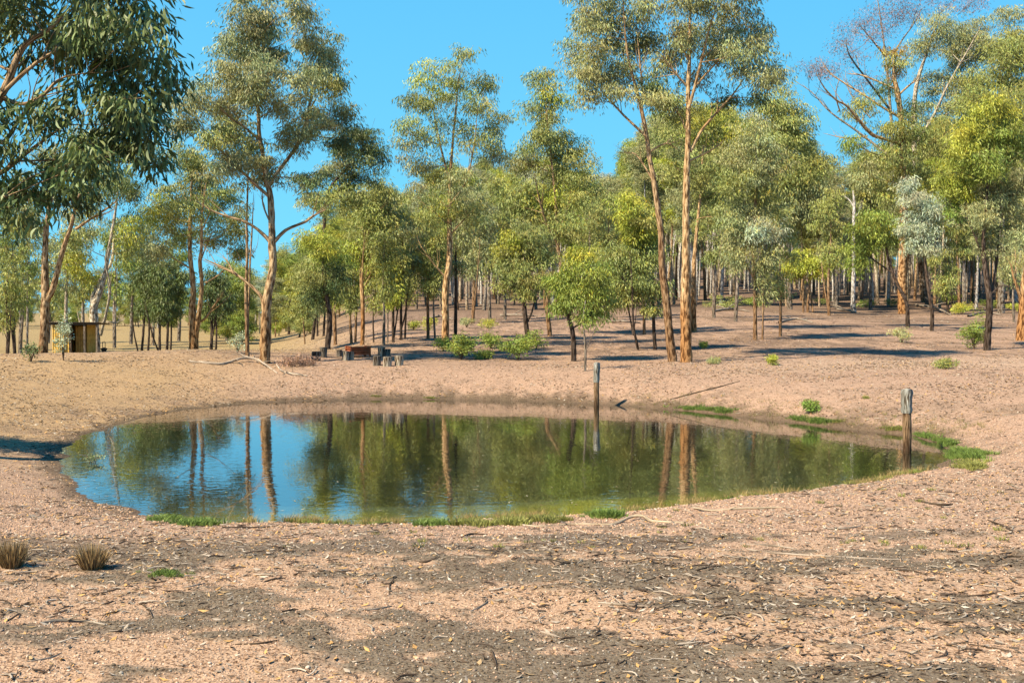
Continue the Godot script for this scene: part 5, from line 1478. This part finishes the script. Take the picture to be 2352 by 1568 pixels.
func build_grass() -> void:
	var green := blade_mesh(61, 26, 0.05, 0.004, 0.06, 0.9)
	var dry := blade_mesh(62, 12, 0.1, 0.0022, 0.05, 0.9)
	rng.seed = 321
	# green growth, patch by patch: [u, v, half-width, half-height, count, height, tint]
	var fresh_green := Color(0.15, 0.22, 0.045)
	var olive := Color(0.23, 0.235, 0.06)
	var straw := Color(0.42, 0.31, 0.13)
	var ga := []; var gt := []
	for r in [[1600, 940, 40, 6, 110, 1.0, fresh_green], [1660, 944, 25, 5, 70, 1.0, fresh_green], [1835, 962, 18, 4, 40, 1.0, fresh_green], [1880, 968, 26, 5, 90, 1.1, fresh_green], [1925, 968, 10, 3, 20, 0.9, olive], [2110, 1003, 30, 5, 110, 1.1, fresh_green], [2160, 1018, 34, 7, 180, 1.1, fresh_green], [2215, 1045, 42, 10, 240, 1.2, fresh_green], [2235, 1070, 30, 8, 90, 1.1, olive], [390, 1194, 36, 4, 110, 0.9, fresh_green], [450, 1203, 40, 5, 110, 1.0, fresh_green], [380, 1318, 44, 7, 50, 0.45, fresh_green], [990, 1204, 34, 5, 90, 1.0, fresh_green], [1090, 1204, 40, 4, 60, 1.0, olive], [1180, 1202, 26, 5, 70, 1.1, olive], [1390, 1185, 30, 5, 90, 1.1, fresh_green], [1260, 1196, 40, 4, 60, 1.0, olive], [2055, 985, 22, 4, 30, 1.0, olive], [1990, 915, 4, 3, 6, 0.9, olive], [990, 914, 14, 2, 16, 0.9, olive], [860, 910, 14, 2, 16, 0.7, olive]]:
		for k in r[4]:
			var p := on_ground(r[0] + rng.randfn() * r[2] * 0.55, r[1] + rng.randfn() * r[3] * 0.55)
			if grid_at(gs, p.x, p.z) < 0.02: continue
			ga.append(Transform3D(Basis(Vector3.UP, rf(0, TAU)).scaled(Vector3.ONE * float(r[5]) * rf(0.6, 1.3)), p))
			var c: Color = r[6]
			gt.append(c * rf(0.7, 1.3))
	# strip along the near shore, denser to the right
	var da := []; var dt := []
	for k in 2600:
		var f := rng.randf()
		var u := lerpf(560, 2170, f)
		var i := 0.0
		var p := Vector3.ZERO
		# walk to the shoreline at that bearing
		var dir := Vector2((u - 1176.0) / FOCAL, -1.0)
		var d := 8.0
		while d < 20.0 and grid_at(gs, dir.x * d, -d) > 0.0: d += 0.08
		var off := absf(rng.randfn()) * lerpf(0.14, 0.3, smoothstep(1300, 2000, u)) - 0.02
		d -= off
		p = Vector3(dir.x * d, hgt(dir.x * d, -d), -d)
		if p.y < -0.02: continue
		var clump := noise_a.get_noise_2d(u * 0.25, 3.0)
		if clump < lerpf(0.12, -0.05, smoothstep(900, 1700, u)) and rng.randf() < 0.93: continue
		var t := Transform3D(Basis(Vector3.UP, rf(0, TAU)).scaled(Vector3.ONE * rf(0.4, 1.15)), p)
		if rng.randf() < 0.45:
			ga.append(t)
			gt.append((olive if rng.randf() < 0.6 else fresh_green) * rf(0.7, 1.3))
		else:
			da.append(t)
			dt.append(straw * rf(0.6, 1.2))
	for k in 500:
		var p := on_ground(rf(560, 2350), rf(1090, 1260))
		if rng.randf() < 0.85: continue
		ga.append(Transform3D(Basis(Vector3.UP, rf(0, TAU)).scaled(Vector3.ONE * rf(0.3, 0.8)), p))
		gt.append(olive * rf(0.7, 1.3))
	# dry grass of the wood floor edge and the far shore
	for k in 900:
		var p := on_ground(rf(1450, 2350), rf(905, 1000))
		var s := grid_at(gs, p.x, p.z)
		if s > 0.8 or s < 0.03: continue
		da.append(Transform3D(Basis(Vector3.UP, rf(0, TAU)).scaled(Vector3.ONE * rf(0.4, 0.9)), p))
		dt.append(straw.lerp(olive, rng.randf()) * rf(0.5, 1.1))
	tag(scatter("shore_grass", green, ga, gt), "fresh low green grass growing along the waterline", "grass", "", "stuff")
	tag(scatter("dry_grass", dry, da, dt), "dry straw-coloured grass along the waterline", "grass", "", "stuff")

# ---------------------------------------------------------------- scene
func _ready() -> void:
	var cam := Camera3D.new()
	cam.name = "camera"
	add_child(cam)
	cam.position = EYE
	cam.rotation.x = PITCH
	cam.fov = rad_to_deg(2.0 * atan(784.0 / FOCAL))
	cam.near = 0.1
	cam.far = 3000.0
	cam.current = true
	var env := Environment.new()
	env.background_mode = Environment.BG_SKY
	var sky := Sky.new()
	var sm := ProceduralSkyMaterial.new()
	sm.sky_top_color = lin(0.001, 0.12, 0.35)
	sm.sky_horizon_color = lin(0.095, 0.32, 0.435)
	sm.sky_curve = 0.35
	sm.ground_bottom_color = lin(0.3, 0.24, 0.18)
	sm.ground_horizon_color = lin(0.3, 0.3, 0.3)
	sm.sun_angle_max = 3.0
	sky.sky_material = sm
	env.sky = sky
	env.tonemap_mode = Environment.TONE_MAPPER_LINEAR
	env.tonemap_exposure = 2.5
	env.sdfgi_enabled = true
	env.ssao_enabled = true
	env.ssil_enabled = true
	var we := WorldEnvironment.new()
	we.name = "environment"
	we.environment = env
	add_child(we)
	var sun := DirectionalLight3D.new()
	sun.name = "sun"
	add_child(sun)
	var away := Vector3(0.82, 0, -0.57).normalized() * cos(deg_to_rad(47.0)) + Vector3(0, -sin(deg_to_rad(47.0)), 0)
	sun.look_at_from_position(Vector3.ZERO, away, Vector3.UP)
	sun.light_color = Color(1.0, 0.935, 0.81)
	sun.light_energy = 1.6
	sun.light_angular_distance = 0.53
	sun.shadow_enabled = true

	rng.seed = 20240
	for q in [[140, 1050], [150, 1030], [185, 1000], [250, 980], [330, 958], [430, 940], [550, 928], [700, 920], [850, 917], [1000, 917], [1150, 919], [1300, 924], [1400, 929], [1500, 936], [1600, 945], [1700, 955], [1800, 968], [1900, 980], [2000, 990], [2090, 1000], [2150, 1015], [2185, 1035], [2190, 1060], [2160, 1080], [2080, 1098], [1980, 1115], [1880, 1130], [1780, 1142], [1680, 1152], [1580, 1165], [1450, 1180], [1300, 1192], [1150, 1200], [1000, 1206], [850, 1208], [700, 1207], [560, 1203], [430, 1195], [330, 1185], [270, 1165], [230, 1150], [190, 1125], [155, 1105], [145, 1080]]:
		var p := on_water(q[0], q[1])
		shore.append(Vector2(p.x, p.z))
	build_materials()
	build_ground()
	print("ground ", gx.size(), " x ", gz.size(), " ", Time.get_ticks_msec())
	# the pond: one sheet, a little wider than the shoreline so that the banks cut it
	var pond := MB.new()
	var lo := Vector2(1e9, 1e9)
	var hi := -lo
	for p in shore:
		lo = lo.min(p)
		hi = hi.max(p)
	pond.quad(Vector3(lo.x - 0.3, 0, lo.y - 0.3), Vector3(hi.x + 0.3, 0, lo.y - 0.3), Vector3(hi.x + 0.3, 0, hi.y + 0.3), Vector3(lo.x - 0.3, 0, hi.y + 0.3), Color.WHITE)
	for k in 4: pond.n[k] = Vector3.UP
	tag(obj("pond_water", pond.mesh(mats.water)), "", "", "", "structure")
	build_sprays()
	build_key_trees()
	print("key trees ", Time.get_ticks_msec())
	build_small_trees()
	print("small trees ", Time.get_ticks_msec())
	build_forest()
	print("forest ", Time.get_ticks_msec())
	build_shrubs()
	build_things()
	build_cover()
	print("done ", Time.get_ticks_msec())
